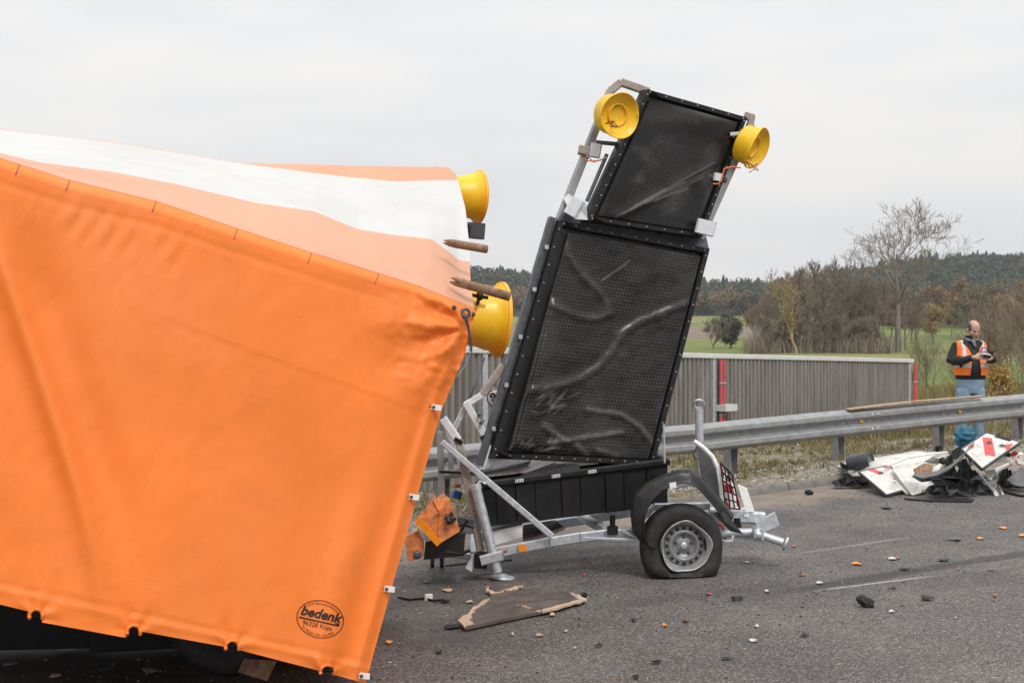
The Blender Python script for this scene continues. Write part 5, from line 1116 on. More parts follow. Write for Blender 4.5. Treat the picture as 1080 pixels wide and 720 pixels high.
    ps = part('jack_post', 'galvanised', lambda m: m.tube([A(737, 431, 9.85), A(739, 502, 9.85)], .030, 12)); part('jack_ring', 'galvanised', lambda m: m.tube([A(737 + 5.4 * math.cos(k * .5236), 426 + 4.4 * math.sin(k * .5236), 9.85 + .03 * math.sin(k * .5236)) for k in range(13)], .010, 7, cap=False), ps)
    pbar('post_base', 'galvanised', 712, 512, 9.9, 748, 503, 9.85, .05); pbar('post_base', 'galvanised', 748, 503, 9.85, 760, 516, 9.75, .05); part('post_hook', 'steel_dark', lambda m: m.tube([A(x, y, 9.8) for x, y in ((735, 472), (731, 477), (733, 483), (738, 485))], .006, 6))
    # bent rear light board, red and white
    bd = part('light_board', 'plastic_grey', lambda m: m.prism([A(735, 470, 9.72), A(754, 486, 9.66), A(760, 510, 9.62), A(763, 535, 9.6), A(749, 524, 9.7), A(739, 500, 9.72)], (.012, .012, 0)))
    bd['label'] = 'bent red and white rear light board with a black grille'
    part('white_edge', 'white_clean', lambda m: m.tube([A(x, y, 9.6) for x, y in ((732, 465), (742, 472), (751, 481), (757, 493), (760, 510), (762, 534))], .017, 8), bd)
    part('board_face', 'white_clean', lambda m: m.prism([A(756, 486, 9.64), A(766, 498, 9.68), A(776, 516, 9.70), A(783, 538, 9.7), A(762, 538, 9.62)], (.0, .012, 0)), bd)
    for pl in ([(741, 470), (752, 478), (757, 487), (749, 478)], [(757, 487), (763, 495), (764, 505), (759, 500)], [(763, 510), (772, 512), (775, 520), (764, 519)], [(761, 521), (764, 522), (771, 537), (761, 537)], [(776, 520), (780, 528), (782, 538), (777, 533)], [(767, 500), (770, 505), (771, 510), (766, 507)]):
        part('red_stripe', 'red_film', lambda m: m.prism([A(x, y, 9.605) for x, y in pl], (0, .006, 0)), bd)
    gq = Quad(A(765, 535, 9.55), A(780, 537, 9.6), A(772, 500, 9.62), A(760, 488, 9.57))
    for i in range(4): part('grille_bar', 'plastic_black', lambda m: m.tube([gq(i / 3, 0), gq(i / 3, 1)], .006, 6), bd)
    for j in range(6): part('grille_bar', 'plastic_black', lambda m: m.tube([gq(0, j / 5), gq(1, j / 5)], .006, 6), bd)
    part('white_corner', 'white_clean', lambda m: m.prism([A(778, 511, 9.66), A(787, 515, 9.68), A(795, 539, 9.7), A(787, 540, 9.68)], (.01, .03, 0)), bd)
    for pl, m_ in (([(752, 549), (762, 552), (768, 562), (757, 560)], 'white_clean'), ([(756, 551), (762, 553), (766, 560), (760, 559)], 'red_film'), ([(756, 561), (768, 561), (766, 569), (758, 567)], 'red_film')): part('board_fragment', m_, lambda m: m.prism([A(x, y, 9.68 if m_ == 'white_clean' else 9.665) for x, y in pl], (0, .008, 0)), bd)
    for x, y in ((772, 553), (778, 556), (777, 549)): part('lamp_socket', 'plastic_black', lambda m: m.cbox(A(x, y, 9.72), (.05, .05, .045), b=.01), bd)
mk_trailer()
# ------------------------------------------------------------------ the man behind the guard rail
def remeshed(mb, voxel, name, mat, parent, smooth_it=4):
    """one continuous skin over the collected shapes"""
    me = bpy.data.meshes.new('tmp'); me.from_pydata(mb.v, [], mb.f); o = bpy.data.objects.new('tmp', me); col.objects.link(o)
    k = o.modifiers.new('r', 'REMESH'); k.mode = 'VOXEL'; k.voxel_size = voxel; k.use_smooth_shade = True
    if smooth_it: s = o.modifiers.new('s', 'SMOOTH'); s.iterations = smooth_it; s.factor = 0.4
    dg = bpy.context.evaluated_depsgraph_get(); dg.update(); m2 = bpy.data.meshes.new_from_object(o.evaluated_get(dg)); bpy.data.objects.remove(o); bpy.data.meshes.remove(me)
    m2.name = name; m2.materials.clear(); m2.materials.append(mat); m2.polygons.foreach_set('use_smooth', [True] * len(m2.polygons))
    r = bpy.data.objects.new(name, m2); col.objects.link(r); r.parent = parent; ORIG[r.name] = Vector((0, 0, 0)); return r
def loft(mb, rings, n=24):
    vs = []; fs = []
    for i, (x, y, z, rx, ry) in enumerate(rings):
        for k in range(n): a = 6.28319 * k / n; vs.append((x + rx * math.cos(a), y + ry * math.sin(a), z))
        if i:
            for k in range(n): fs.append(((i - 1) * n + k, (i - 1) * n + (k + 1) % n, i * n + (k + 1) % n, i * n + k))
    fs += [tuple(range(n - 1, -1, -1)), tuple(range((len(rings) - 1) * n, len(rings) * n))]; mb.add(vs, fs, 0, True)
simple('skin', (0.52, 0.29, 0.215), 0.5, 0, 0.10, 14); simple('hair_grey', (0.085, 0.08, 0.078), 0.8, 0, 0.35, 60, 0.5, 160); simple('jacket_black', (0.012, 0.012, 0.014), 0.75, 0, 0.3, 8, 0.4, 30)
simple('denim', (0.20, 0.30, 0.41), 0.85, 0, 0.25, 9, 0.3, 120, (0.36, 0.43, 0.50), 0.5); simple('vest_orange', (1.0, 0.20, 0.02), 0.7, 0, 0.06, 9, 0.3, 25); simple('vest_silver', (0.58, 0.60, 0.61), 0.35, 0.2, 0.05, 20); simple('scarf_grey', (0.17, 0.17, 0.175), 0.9, 0, 0.5, 30, 0.4, 80); simple('badge_blue', (0.04, 0.20, 0.55), 0.5); simple('paper', (0.78, 0.78, 0.76), 0.6, 0, 0.03); simple('lips', (0.42, 0.18, 0.15), 0.5)
def mk_person():
    d = 18.4; x = (1023.5 - 540) / F * d; foot = Vector((x, d, CAMH - (474 - HZ) / F * d))
    root = thing('person', foot, 'balding man in black jacket, orange reflective vest and jeans looking down at a notepad', 'person'); root.rotation_euler.z = R(4)
    ORIG[root.name] = Vector((0, 0, 0))                   # children are written in his own coordinates
    P = lambda mb, name, mat, par=None: mb.build(name, M[mat], par or root)
    HM = Matrix.Translation((0.018, -0.055, 1.665)) @ Matrix.Rotation(R(10), 4, 'Z') @ Matrix.Rotation(R(24), 4, 'X')   # head bowed over his hands
    H = lambda a, b, c: HM @ Vector((a, b, c)); H3 = HM.to_3x3()
    # body under the clothes, with head and hands: one skin
    mb = MB()
    loft(mb, [(0, .0, .86, .16, .115), (0, 0, .95, .175, .125), (0, -.01, 1.08, .175, .125), (0, 0, 1.25, .175, .12), (0, .01, 1.38, .185, .105), (0, .01, 1.47, .15, .085), (.0, .0, 1.51, .075, .065), (.005, -.02, 1.60, .06, .062)])
    for s in (-1, 1): mb.tube([(s * .095, 0, .92), (s * .115, -.005, .5), (s * .125, .01, .09)], [.088, .062, .045], 12); mb.tube([(s * .125, .03, .06), (s * .14, -.12, .045)], [.045, .035], 10)
    arms = {-1: [(-.195, .015, 1.435), (-.275, .01, 1.235), (-.20, -.20, 1.235), (-.085, -.325, 1.29)], 1: [(.19, .015, 1.435), (.275, .0, 1.25), (.235, -.20, 1.25), (.145, -.325, 1.28)]}
    for s in (-1, 1): a = arms[s]; mb.tube(a, [.052, .045, .036, .028], 12)
    mb.ball(H(0, .012, .035), (.078, .098, .088), 18, 12, 0, H3); mb.ball(H(0, -.022, -.03), (.064, .072, .080), 16, 10, 0, H3); mb.ball(H(0, -.06, -.095), (.034, .030, .024), 12, 8, 0, H3)
    mb.ball(H(0, -.078, .022), (.056, .016, .012), 12, 8, 0, H3)                                                     # brow
    mb.tube([H(0, -.086, .012), H(0, -.104, -.022), H(0, -.112, -.034), H(0, -.088, -.044)], [.010, .014, .016, .012], 10); mb.ball(H(.013, -.094, -.038), (.009, .01, .008), 8, 6); mb.ball(H(-.013, -.094, -.038), (.009, .01, .008), 8, 6)
    mb.ball(H(0, -.082, -.066), (.026, .013, .011), 10, 7, 0, H3); mb.ball(H(.042, -.062, -.03), (.024, .02, .03), 10, 7, 0, H3); mb.ball(H(-.042, -.062, -.03), (.024, .02, .03), 10, 7, 0, H3)
    for s in (-1, 1): mb.ball(H(s * .079, .012, -.015), (.011, .021, .034), 10, 8, 0, H3)
    def hand(w, f, sd, up, curl, th):
        """palm from the wrist w along f; sd: towards the thumb; up: back of the hand"""
        w = Vector(w); f = Vector(f).normalized(); sd = Vector(sd).normalized(); up = f.cross(sd).normalized() * (1 if Vector(up).dot(f.cross(sd)) > 0 else -1); c = w + f * .048
        MM = Matrix((f, sd, up)).transposed(); mb.ball(c, (.052, .042, .017), 14, 8, 0, MM); mb.ball(w + f * .008, (.03, .03, .022), 10, 7, 0, MM)
        for k, (o, L) in enumerate(((.030, .070), (.010, .078), (-.011, .072), (-.030, .056))):
            b = w + f * (.088 - .004 * abs(k - 1)) + sd * o; p1 = b + (f * math.cos(curl * .5) - up * math.sin(curl * .5)) * L * .45; p2 = p1 + (f * math.cos(curl * 1.3) - up * math.sin(curl * 1.3)) * L * .32; p3 = p2 + (f * math.cos(curl * 1.9) - up * math.sin(curl * 1.9)) * L * .25
            mb.tube([b - f * .02, b, p1, p2, p3], [.010, .0098, .009, .0082, .0066], 9); mb.ball(p3, .0066, 8, 6)
        b = w + f * .03 + sd * .034; p1 = b + (f * .6 + sd * .75 - up * th * .4).normalized() * .036; p2 = p1 + (f * .95 + sd * .2 - up * th).normalized() * .030; mb.tube([b - sd * .014, b, p1, p2], [.013, .0125, .0105, .008], 9); mb.ball(p2, .008, 8, 6)
    hand(arms[-1][3], (.75, -.55, .05), (.2, .45, .75), (-.3, -.6, .6), .55, .5)
    hand(arms[1][3], (-.55, -.75, .02), (-.2, .1, .9), (.5, -.3, .1), .75, .6)
    remeshed(mb, .0058, 'body', M['skin'], root, 2)
    # face details
    for s in (-1, 1):
        q = MB(); q.ball(H(s * .031, -.083, .004), (.011, .006, .005), 10, 7, 0, H3); P(q, 'eye', 'hair_grey'); q = MB(); q.tube([H(s * .014, -.092, .022), H(s * .032, -.094, .027), H(s * .05, -.082, .021)], [.004, .005, .003], 6); P(q, 'eyebrow', 'hair_grey')
    q = MB(); q.tube([H(-.022, -.089, -.066), H(0, -.096, -.065), H(.022, -.089, -.066)], [.003, .005, .003], 6); P(q, 'mouth', 'lips')
    q = MB()
    def hr(u, v):
        az = lerp(-118, 118, u); el = lerp(-30, 52 - 22 * (abs(az) / 118) ** 2, v); a = R(az); b = R(el); e = 1 + .05 * fbm(u * 9, v * 9, 3)
        return H(.081 * e * math.cos(b) * math.sin(a), .012 + .101 * e * math.cos(b) * math.cos(a), .030 + .092 * e * math.sin(b))
    q.grid(hr, 26, 12); hair = q.build('hair', M['hair_grey'], root, solid=.006, off=1)
    # jacket, jeans, shoes
    q = MB(); loft(q, [(0, .0, .975, .20, .150), (0, -.01, 1.06, .212, .162), (0, -.015, 1.18, .214, .165), (0, .0, 1.30, .212, .148), (0, .012, 1.40, .218, .126), (0, .015, 1.46, .20, .108), (0, .01, 1.505, .13, .09), (.003, -.005, 1.545, .088, .082), (.006, -.015, 1.585, .082, .082)])
    for s in (-1, 1): a = arms[s]; b = Vector(a[2]).lerp(Vector(a[3]), .86); q.tube([(s * .12, .015, 1.45), a[0], Vector(a[0]).lerp(Vector(a[1]), .5), a[1], Vector(a[1]).lerp(Vector(a[2]), .35), a[2], b], [.062, .070, .070, .068, .064, .055, .045], 14)
    rg = random.Random(2)
    for _ in range(34):                                   # folds of the sleeves and the front
        s = rg.choice((-1, 1)); a = arms[s]; f_ = rg.random() * 2; p = Vector(a[int(f_)]).lerp(Vector(a[int(f_) + 1]), f_ % 1); q.ball(p + Vector((rg.gauss(0, .03), rg.gauss(-.02, .03), rg.gauss(0, .03))), (.02, .045, .03), 8, 6, 0, Matrix.Rotation(rg.uniform(0, 3), 3, 'X') @ Matrix.Rotation(rg.uniform(0, 3), 3, 'Z'))
    remeshed(q, .011, 'jacket', M['jacket_black'], root, 3)
    q = MB(); loft(q, [(0, .005, .78, .165, .125), (0, .0, .88, .19, .14), (0, -.002, .97, .19, .142), (0, 0, 1.02, .185, .138)])
    for s in (-1, 1): loft(q, [(s * .135, .02, .05, .066, .075), (s * .13, .012, .12, .062, .072), (s * .125, .004, .28, .068, .076), (s * .118, -.006, .50, .078, .085), (s * .105, -.002, .70, .096, .105), (s * .092, .0, .84, .105, .118)])
    for _ in range(26): s = rg.choice((-1, 1)); z = rg.choice((.12, .16, .48, .53, .80)) + rg.gauss(0, .02); q.ball((s * .125 + rg.gauss(0, .03), -.06 + rg.gauss(0, .02), z), (.05, .025, .012), 8, 6, 0, Matrix.Rotation(rg.gauss(0, .5), 3, 'Y'))
    remeshed(q, .011, 'jeans', M['denim'], root, 3)
    for s in (-1, 1): q = MB(); q.ball((s * .145, -.05, .045), (.05, .13, .048), 14, 9); q.ball((s * .14, .02, .07), (.046, .055, .06), 12, 8); P(q, 'shoe', 'jacket_black')
    # reflective vest, open at the front
    prof = [(1.035, .226, .178, -.01), (1.10, .230, .182, -.012), (1.20, .232, .183, -.014), (1.30, .230, .166, -.004), (1.38, .234, .146, .008), (1.44, .245, .134, .014), (1.485, .212, .120, .014), (1.515, .155, .105, .01)]
    nu, nv = 150, 80; zs = [p[0] for p in prof]
    gap = lambda z: R(interp([(1.03, 20), (1.2, 15), (1.32, 12), (1.42, 22), (1.5, 48)], z))
    def vest(u, v):
        z = lerp(1.035, 1.515, v); g = gap(z); a = lerp(g, 2 * math.pi - g, u) ; rx, ry, oy = (float(np.interp(z, zs, [p[i] for p in prof])) for i in (1, 2, 3))
        w_ = 1 + .018 * math.sin(a * 9 + z * 8) * smooth(1.3, 1.05, z); return Vector((-rx * w_ * math.sin(a), oy - ry * w_ * math.cos(a), z))
    def mi(i, j):
        z = 1.035 + (j + .5) / nv * .48; p = vest((i + .5) / nu, (j + .5) / nv)
        return 1 if 1.14 < z < 1.185 or (abs(abs(p.x) - .135) < .022 and p.y < .03 and z > 1.19) or (abs(abs(p.x) - .12) < .03 and p.y > .03 and z > 1.19) else 0
    q = MB(); q.grid(vest, nu, nv, mifn=mi); ve = q.build('safety_vest', [M['vest_orange'], M['vest_silver']], root, solid=.006, off=1)
    bc = Vector((.115, -.172, 1.385)); q = MB(); q.prism([bc + Vector(k) for k in ((-.036, -.006, -.036), (.034, .004, -.036), (.036, .004, .036), (-.034, -.006, .036))], (0, -.004, 0)); bd = P(q, 'badge', 'badge_blue', ve)
    q = MB(); q.prism([bc + Vector(k) for k in ((-.022, -.010, -.02), (-.006, -.009, -.026), (0, -.008, -.002), (.012, -.007, -.024), (.024, -.005, -.016), (.012, -.007, .02), (-.012, -.009, .02))], (0, -.002, 0)); P(q, 'emblem', 'paper', ve)
    q = MB(); q.tube([(.085 * math.sin(a) + .004, -.012 - .088 * math.cos(a), 1.535 + .022 * math.cos(a) * -1 + .006 * math.sin(a * 3)) for a in [6.2832 * k / 20 for k in range(21)]], [.019 + .004 * math.sin(k * 1.9) for k in range(21)], 9, cap=False); q.tube([(-.02, -.10, 1.525), (0, -.12, 1.48), (.010, -.145, 1.43)], [.02, .026, .016], 9); P(q, 'scarf', 'scarf_grey')
    # papers and phone in his hands
    t = thing('notepad', foot + Vector((.055, -.405, 1.31)), 'small white notepad with a dark phone held by the man', 'notepad'); ORIG[t.name] = Vector((0, 0, 0)); RT = Matrix.Rotation(R(-28), 3, 'X') @ Matrix.Rotation(R(8), 3, 'Y')
    q = MB(); q.cbox((0, 0, 0), (.14, .10, .008), RT, b=.004); q.build('paper', M['paper'], t); q = MB(); q.cbox((.02, -.035, -.012), (.10, .06, .012), RT, b=.006); q.build('phone', M['ink'], t)
mk_person()

# ------------------------------------------------------------------ wreckage by the guard rail
CAM = Vector((0, 0, CAMH))
class Plane:
    """plane through three points of the place; on() finds its point under a photo pixel"""
    def __init__(s, a, b, c):
        s.p = a; s.n = (b - a).cross(c - a).normalized()
        if s.n.dot(CAM - a) < 0: s.n = -s.n
    def on(s, px, py, off=0.0):
        r = Vector(((px - 540) / F, 1, (HZ - py) / F)); k = (s.p - CAM).dot(s.n) / r.dot(s.n); return CAM + r * k + s.n * off
def solo(name, shapes, mat, label, cat, group=None, org=None, solid=0, smooth=None):
    mb = MB(); shapes(mb); v = [Vector(p) for p in mb.v]; c = org or Vector((sum(p.x for p in v) / len(v), sum(p.y for p in v) / len(v), min(p.z for p in v)))
    return tag(mb.build(name, M[mat], origin=c, solid=solid), label, cat, group)
def crumple(mb, c, r, seed, amp=.35, M3=None, n=14, m=9, flat=True, fr=2.2):
    b = len(mb.v); mb.ball(Vector((0, 0, 0)), r, n, m); 
    for i in range(b, len(mb.v)):
        p = Vector(mb.v[i]); q = p.normalized() if p.length else p; k = 1 + amp * fbm(q.x * fr + seed, q.y * fr, q.z * fr + seed * .7, 4); p = p * k
        mb.v[i] = tuple((M3 @ p if M3 else p) + Vector(c))
    if flat: mb.sm[-n * m:] = [False] * (n * m)
def folded_sheet(m, c, r, sd):
    def fn(u, v):
        a, b = u - .5, v - .5; k = 1 - .35 * abs(fbm(u * 3 + sd, v * 3, 5)); h = abs(fbm(u * 2.2 + sd, v * 1.7, 2, 3)) * 1.5 + .35 * abs(fbm(u * 6, v * 6 + sd, 7, 2))
        return Vector((c.x + a * 2.3 * r[0] * k, c.y + b * 1.6 * r[1] + .05 * fbm(u * 4, v * 4, sd), c.z - r[2] * .75 + r[2] * 1.7 * h * (1 - (2 * a) ** 4) * (1 - (2 * b) ** 4) + b * r[2] * .5))
    m.grid(fn, 22, 14, smooth=False)
def striped(name, quad, stripes, slots, label, holes=()):
    """red and white striped board with a dark slot"""
    pl = Plane(quad[0], quad[1], quad[2]); c = quad[0].lerp(quad[2], .5); root = thing(name, Vector((c.x, c.y, min(q.z for q in quad))), label, 'striped board', 'red and white striped boards of the wreck')
    mb = MB(); mb.prism(quad, pl.n * -.022); mb.build('board', M['white_paint'], root)
    for (nm, polys, m, o) in (('red_stripe', stripes, 'red_film', .003), ('slot', slots, 'plastic_black', .004)):
        for p in polys: mb = MB(); mb.prism([pl.on(x, y, .0005) for x, y in p], pl.n * o); mb.build(nm, M[m], root)
    for x, y in holes: mb = MB(); crumple(mb, pl.on(x, y, .004), (.03, .012, .02), x, .5, None, 8, 6); mb.build('torn_hole', M['plastic_grey'], root)
    for a, b in zip(quad, quad[1:] + quad[:1]): mb = MB(); mb.bar(a + pl.n * -.012, b + pl.n * -.012, .018, .03, up=tuple(pl.n)); mb.build('edge_trim', M['plastic_slate'], root)
def wreck():
    solo('white_side_panel', lambda m: m.grid(lambda u, v: (lambda p, q: p.lerp(q, v) + Vector((0, 0, .05 * math.sin(u * 3.1) * math.sin(v * 3.1) + .012 * fbm(u * 5, v * 5, 2))))(
        (lambda k: Vector([G(882, 491, .12), G(906, 485, .22), G(961, 476.5, .30), G(1003, 477, .30)][int(k)]).lerp(Vector([G(906, 485, .22), G(961, 476.5, .30), G(1003, 477, .30), G(1003, 477, .30)][int(k)]), k % 1))(min(2.999, u * 3)),
        (lambda k: Vector([G(900, 502, .10), G(930, 500, .16), G(956, 521, .01), G(975, 519, .02)][int(k)]).lerp(Vector([G(930, 500, .16), G(956, 521, .01), G(975, 519, .02), G(975, 519, .02)][int(k)]), k % 1))(min(2.999, u * 3))), 30, 14),
        'white_paint', 'large bent white body panel lying under the rest of the wreckage', 'panel', None, None, .014)
    solo('white_sheet', lambda m: m.prism([G(941, 494, .22), G(981, 487, .24), G(976, 500, .14), G(972, 519, .03), G(962, 521.5, .015)], (0, .01, -.014)), 'white_paint', 'dirty white sheet right of the lying striped board', 'panel')
    solo('panel_rim', lambda m: m.tube([G(936, 491, .25), G(958, 482, .31), G(985, 478, .33), G(1004, 477, .33)], .012, 7), 'white_clean', 'thin white rim along the top of the large bent panel', 'trim')
    striped('striped_board', [G(906, 497, .19), G(938, 490, .24), G(958, 515, .045), G(935, 521.5, .03)], [[(915.7, 495.6), (922, 494.2), (951, 508), (944.5, 507)], [(933, 511), (939, 510), (954, 514.5), (942, 517.5)], [(931, 492.4), (936, 491), (939, 493), (935, 493.8)]], [[(914.5, 502.6), (919, 501.8), (933, 513.2), (929.5, 514.8)]], 'red and white striped board lying flat at the left of the wreckage', ((929, 499.5), (943, 510)))
    striped('striped_board', [A(1014, 473, 13.25), A(1040, 456, 13.55), A(1076, 466, 13.45), A(1036, 494, 12.98)], [[(1036, 461), (1046, 462), (1050, 481), (1039, 479.5)], [(1057.6, 469), (1069, 467.6), (1062.5, 475)], [(1020, 471), (1027, 466.5), (1026.5, 472.5)]], [[(1050.5, 458.6), (1067.5, 463.4), (1065, 465.4), (1049, 460.8)]], 'red and white striped board propped up steeply on top of the wreckage', ((1043, 467.5), (1056.5, 470.5)))
    def bumper(m):
        sp = [(963, 501), (974, 504), (988, 501), (1002, 494), (1013, 484), (1021, 474), (1027, 467)]; wd = [3, 9, 12, 13, 11, 7, 3]; ds = [13.1, 13.1, 13.1, 13.15, 13.2, 13.3, 13.35]
        def fn(u, v):
            k = min(5.999, u * 6); i = int(k); f_ = k - i; x, y, w_, d = (lerp(a[i], a[i + 1], f_) for a in ([p[0] for p in sp], [p[1] for p in sp], wd, ds)); o = (v - .5) * w_; return A(x - o * .55, y + o * .85, d - .07 * math.sin(math.pi * v) + .01 * fbm(u * 6, v * 3, 4))
        m.grid(fn, 40, 10)
    solo('grey_bumper', bumper, 'plastic_grey', 'curved grey plastic bumper leaning over the black wreckage', 'bumper', None, None, .01)
    solo('bumper_hole', lambda m: m.lathe([(0, .004), (.028, .006), (.036, .0), (.036, -.02)], A(994.5, 485.5, 13.03), (-.2, -1, .3), 14), 'plastic_black', 'round black socket on the curved grey bumper', 'socket')
    solo('burnt_cover', lambda m: m.prism([A(964, 494, 13.16), A(975, 488, 13.22), A(985, 490, 13.2), A(982, 500, 13.12), A(968, 503, 13.1)], (0, .03, -.01)), 'steel_rusty', 'brown burnt cover at the left tip of the grey bumper', 'cover')
    for (x, y, d, r, sd, lab) in ((1013, 500, 13.2, (.22, .14, .15), 3, 'big crumpled black plastic lump under the propped striped board'), (998, 513, 13.05, (.17, .10, .07), 8, 'low black plastic lump below the grey bumper'), (1028, 512, 13.1, (.16, .12, .06), 12, 'flat dark crumpled piece below the propped striped board'), (1066, 503, 13.4, (.12, .12, .10), 18, 'dark crumpled lump at the right end of the wreckage'), (897, 505, 13.9, (.17, .10, .07), 25, 'dark crushed clump under the left end of the white panel')):
        solo('crushed_plastic', lambda m: folded_sheet(m, A(x, y, d), r, sd), 'plastic_black', lab, 'plastic', 'crushed black plastic of the wreckage')
    rg = random.Random(31)
    for k, (x, y) in enumerate(((990, 509), (1005, 517), (1020, 517), (1017, 490), (1002, 505), (1030, 505))):
        solo('plastic_shard', lambda m: m.prism([A(x + rg.uniform(-9, 9), y + rg.uniform(-5, 5), 12.95 + rg.uniform(0, .1)) for _ in range(3)] + [A(x + rg.uniform(4, 14), y + rg.uniform(-3, 5), 12.95)], (0, .015, .01)), 'plastic_slate' if k % 2 else 'plastic_black', ('leftmost', 'second', 'third', 'fourth', 'fifth', 'sixth')[sorted((990, 1005, 1020, 1017, 1002, 1030)).index(x)] + ' dark broken plastic shard from the left stuck in the wreckage', 'shard', 'dark shards in the wreckage')
    solo('black_strip', lambda m: m.prism([G(953, 525, .02), G(985, 522, .02), G(1027, 526, .015), G(1025, 529, .01), G(985, 528, .012)], (0, 0, -.012)), 'plastic_black', 'long flat black strip on the asphalt in front of the wreckage', 'strip')
    for k, (poly, m, lab) in enumerate((([(975, 486, .28), (990, 478, .36), (1000, 484, .30), (986, 491, .24)], 'white_paint', 'jagged white scrap on the top ridge of the wreckage'), ([(1000, 476, .40), (1012, 470, .46), (1015, 479, .38), (1006, 484, .32)], 'plastic_grey', 'torn grey scrap left of the propped striped board'), ([(1036, 499, .20), (1050, 494, .26), (1054, 504, .14), (1042, 508, .10)], 'white_paint', 'jagged white scrap below the propped striped board'),
        ([(1064, 483, .36), (1076, 476, .42), (1088, 482, .38), (1080, 490, .30)], 'white_paint', 'white scrap with torn edge at the right edge of the photo'), ([(1066, 478, .41), (1071, 475, .44), (1077, 484, .35), (1072, 486, .33)], 'red_film', 'torn red scrap at the right edge of the wreckage'), ([(886, 487, .22), (900, 492, .16), (897, 500, .10), (888, 497, .12)], 'plastic_grey', 'torn grey scrap at the left end of the white panel'),
        ([(978, 510, .08), (992, 506, .12), (996, 517, .03), (984, 520, .02)], 'white_paint', 'torn white scrap in front of the black plastic'), ([(1010, 488, .34), (1020, 483, .38), (1024, 492, .28), (1014, 497, .24)], 'steel_dark', 'bent dark metal scrap under the propped striped board'), ([(1024, 506, .14), (1040, 500, .20), (1043, 503, .17), (1028, 511, .08)], 'wire_grey', 'bent pale metal strip in the right half of the wreckage'))):
        q = [(lerp(a[0], b[0], f_) + rg.gauss(0, .8) * (f_ > 0), lerp(a[1], b[1], f_) + rg.gauss(0, .8) * (f_ > 0), lerp(a[2], b[2], f_)) for a, b in zip(poly, poly[1:] + poly[:1]) for f_ in (0, .3, .65)]
        solo('torn_scrap', lambda mm: mm.prism([G(x, y, h) for x, y, h in q], (0, .012, -.008)), m, lab, 'scrap', 'torn scraps of the wreckage')
    for k, pts in enumerate(([(986, 500, .2), (1000, 505, .14), (1012, 513, .06), (1024, 520, .015)], [(1030, 487, .3), (1040, 498, .2), (1056, 503, .12), (1070, 512, .05)], [(1004, 492, .26), (1016, 506, .16), (1034, 511, .1)])):
        solo('loose_wire', lambda mm: mm.tube([G(x, y, h) for x, y, h in pts], .006, 6), 'plastic_black' if k != 1 else 'wire_grey', ('black wire hanging out of the crushed plastic', 'grey wire below the propped striped board', 'black wire in the middle of the wreckage')[k], 'wire', 'loose wires of the wreckage')
    solo('dark_flap', lambda m: m.prism([G(1008, 518, .05), G(1035, 513, .07), G(1036, 520, .015), G(1022, 524, .01)], (0, 0, -.012)), 'plastic_slate', 'dark grey flap lying below the propped striped board', 'flap')
    b = thing('lying_bucket', G(905, 500, .10), 'dark grey ribbed bucket lying behind the white panel', 'bucket'); a0, a1 = A(895, 488.5, 14.25), A(919, 485.5, 14.1); ax = (a1 - a0).normalized(); L = (a1 - a0).length; mb = MB()
    mb.lathe([(0, 0), (.068, 0)] + [(.072 + .016 * i / 12 + (.006 if i % 2 else 0), L * (i + .5) / 13) for i in range(13)] + [(.09, L), (.086, L), (.08, L - .03), (0, L - .03)], a0, ax, 24); mb.build('bucket_body', M['plastic_slate'], b); mb = MB(); mb.lathe([(0, -.028), (.084, -.028), (.088, -.022)], a1, ax, 24); mb.build('bucket_lid', M['plastic_grey'], b)
    solo('blue_bag', lambda m: crumple(m, A(1017.5, 461, 13.9), (.105, .10, .125), 5, .26, None, 40, 26, False, 2.6), 'blue_sheet', 'crumpled blue plastic bag behind the propped striped board', 'bag')
    solo('blue_sheet', lambda m: crumple(m, A(1060, 501, 13.5), (.075, .06, .05), 9, .5, None, 18, 10, False, 2.0), 'blue_sheet', 'small blue plastic sheet at the right end of the wreckage', 'sheet')
    t = thing('bent_bracket', G(1060, 512), 'bent white frame piece sticking out at the right end of the wreckage', 'frame')
    for nm, x0, y0, x1, y1, wd in (('frame_bar', 1043, 506, 1047, 497, .045), ('frame_bar', 1047, 497, 1066, 489, .05), ('frame_bar', 1066, 489, 1079, 485, .04), ('frame_bar', 1046, 501, 1052, 497, .03)): mb = MB(); mb.bar(A(x0, y0, 13.1), A(x1, y1, 13.2), wd, .03); mb.build(nm, M['white_paint'], t)
    solo('grey_plate', lambda m: m.prism([A(1062, 506, 13.1), A(1078, 492, 13.2), A(1092, 500, 13.2), A(1090, 514, 13.1), A(1072, 512, 13.05)], (0, .015, 0)), 'plastic_grey', 'grey plate at the right edge leaning on the wreckage', 'plate')
    solo('black_bar', lambda m: m.bar(A(1058, 478, 13.5), A(1092, 489, 13.5), .04, .05), 'plastic_black', 'black bar with a pale edge at the right edge of the wreckage', 'bar'); solo('white_bar', lambda m: m.bar(A(1060, 483, 13.45), A(1092, 494, 13.45), .03, .04), 'white_paint', 'white bar under the black bar at the right edge', 'bar')
    t = thing('white_bracket', G(1052, 522), 'small white bracket lying in front of the wreckage', 'bracket'); mb = MB(); mb.prism([G(1044, 513, .06), G(1054, 511.5, .06), G(1059, 521, .01), G(1050, 523, .005)], (0, .008, -.01)); mb.build('plate', M['white_paint'], t); mb = MB(); mb.prism([G(1051, 512.5, .068), G(1053.5, 512, .068), G(1057, 520.5, .02), G(1054.5, 521, .018)], (0, 0, .004)); mb.build('inlay', M['plastic_slate'], t)
    solo('metal_rod', lambda m: m.bar(A(1031, 497, 13.0), A(1047, 517, 13.0), .03, .02), 'wire_grey', 'grey metal strip leaning against the propped striped board', 'strip'); solo('black_cable', lambda m: m.tube([G(1054, 515, .03), G(1062, 519, .015), G(1074, 522, .012), G(1094, 525, .012)], .012, 7), 'plastic_black', 'black cable trailing to the right edge from the wreckage', 'cable')
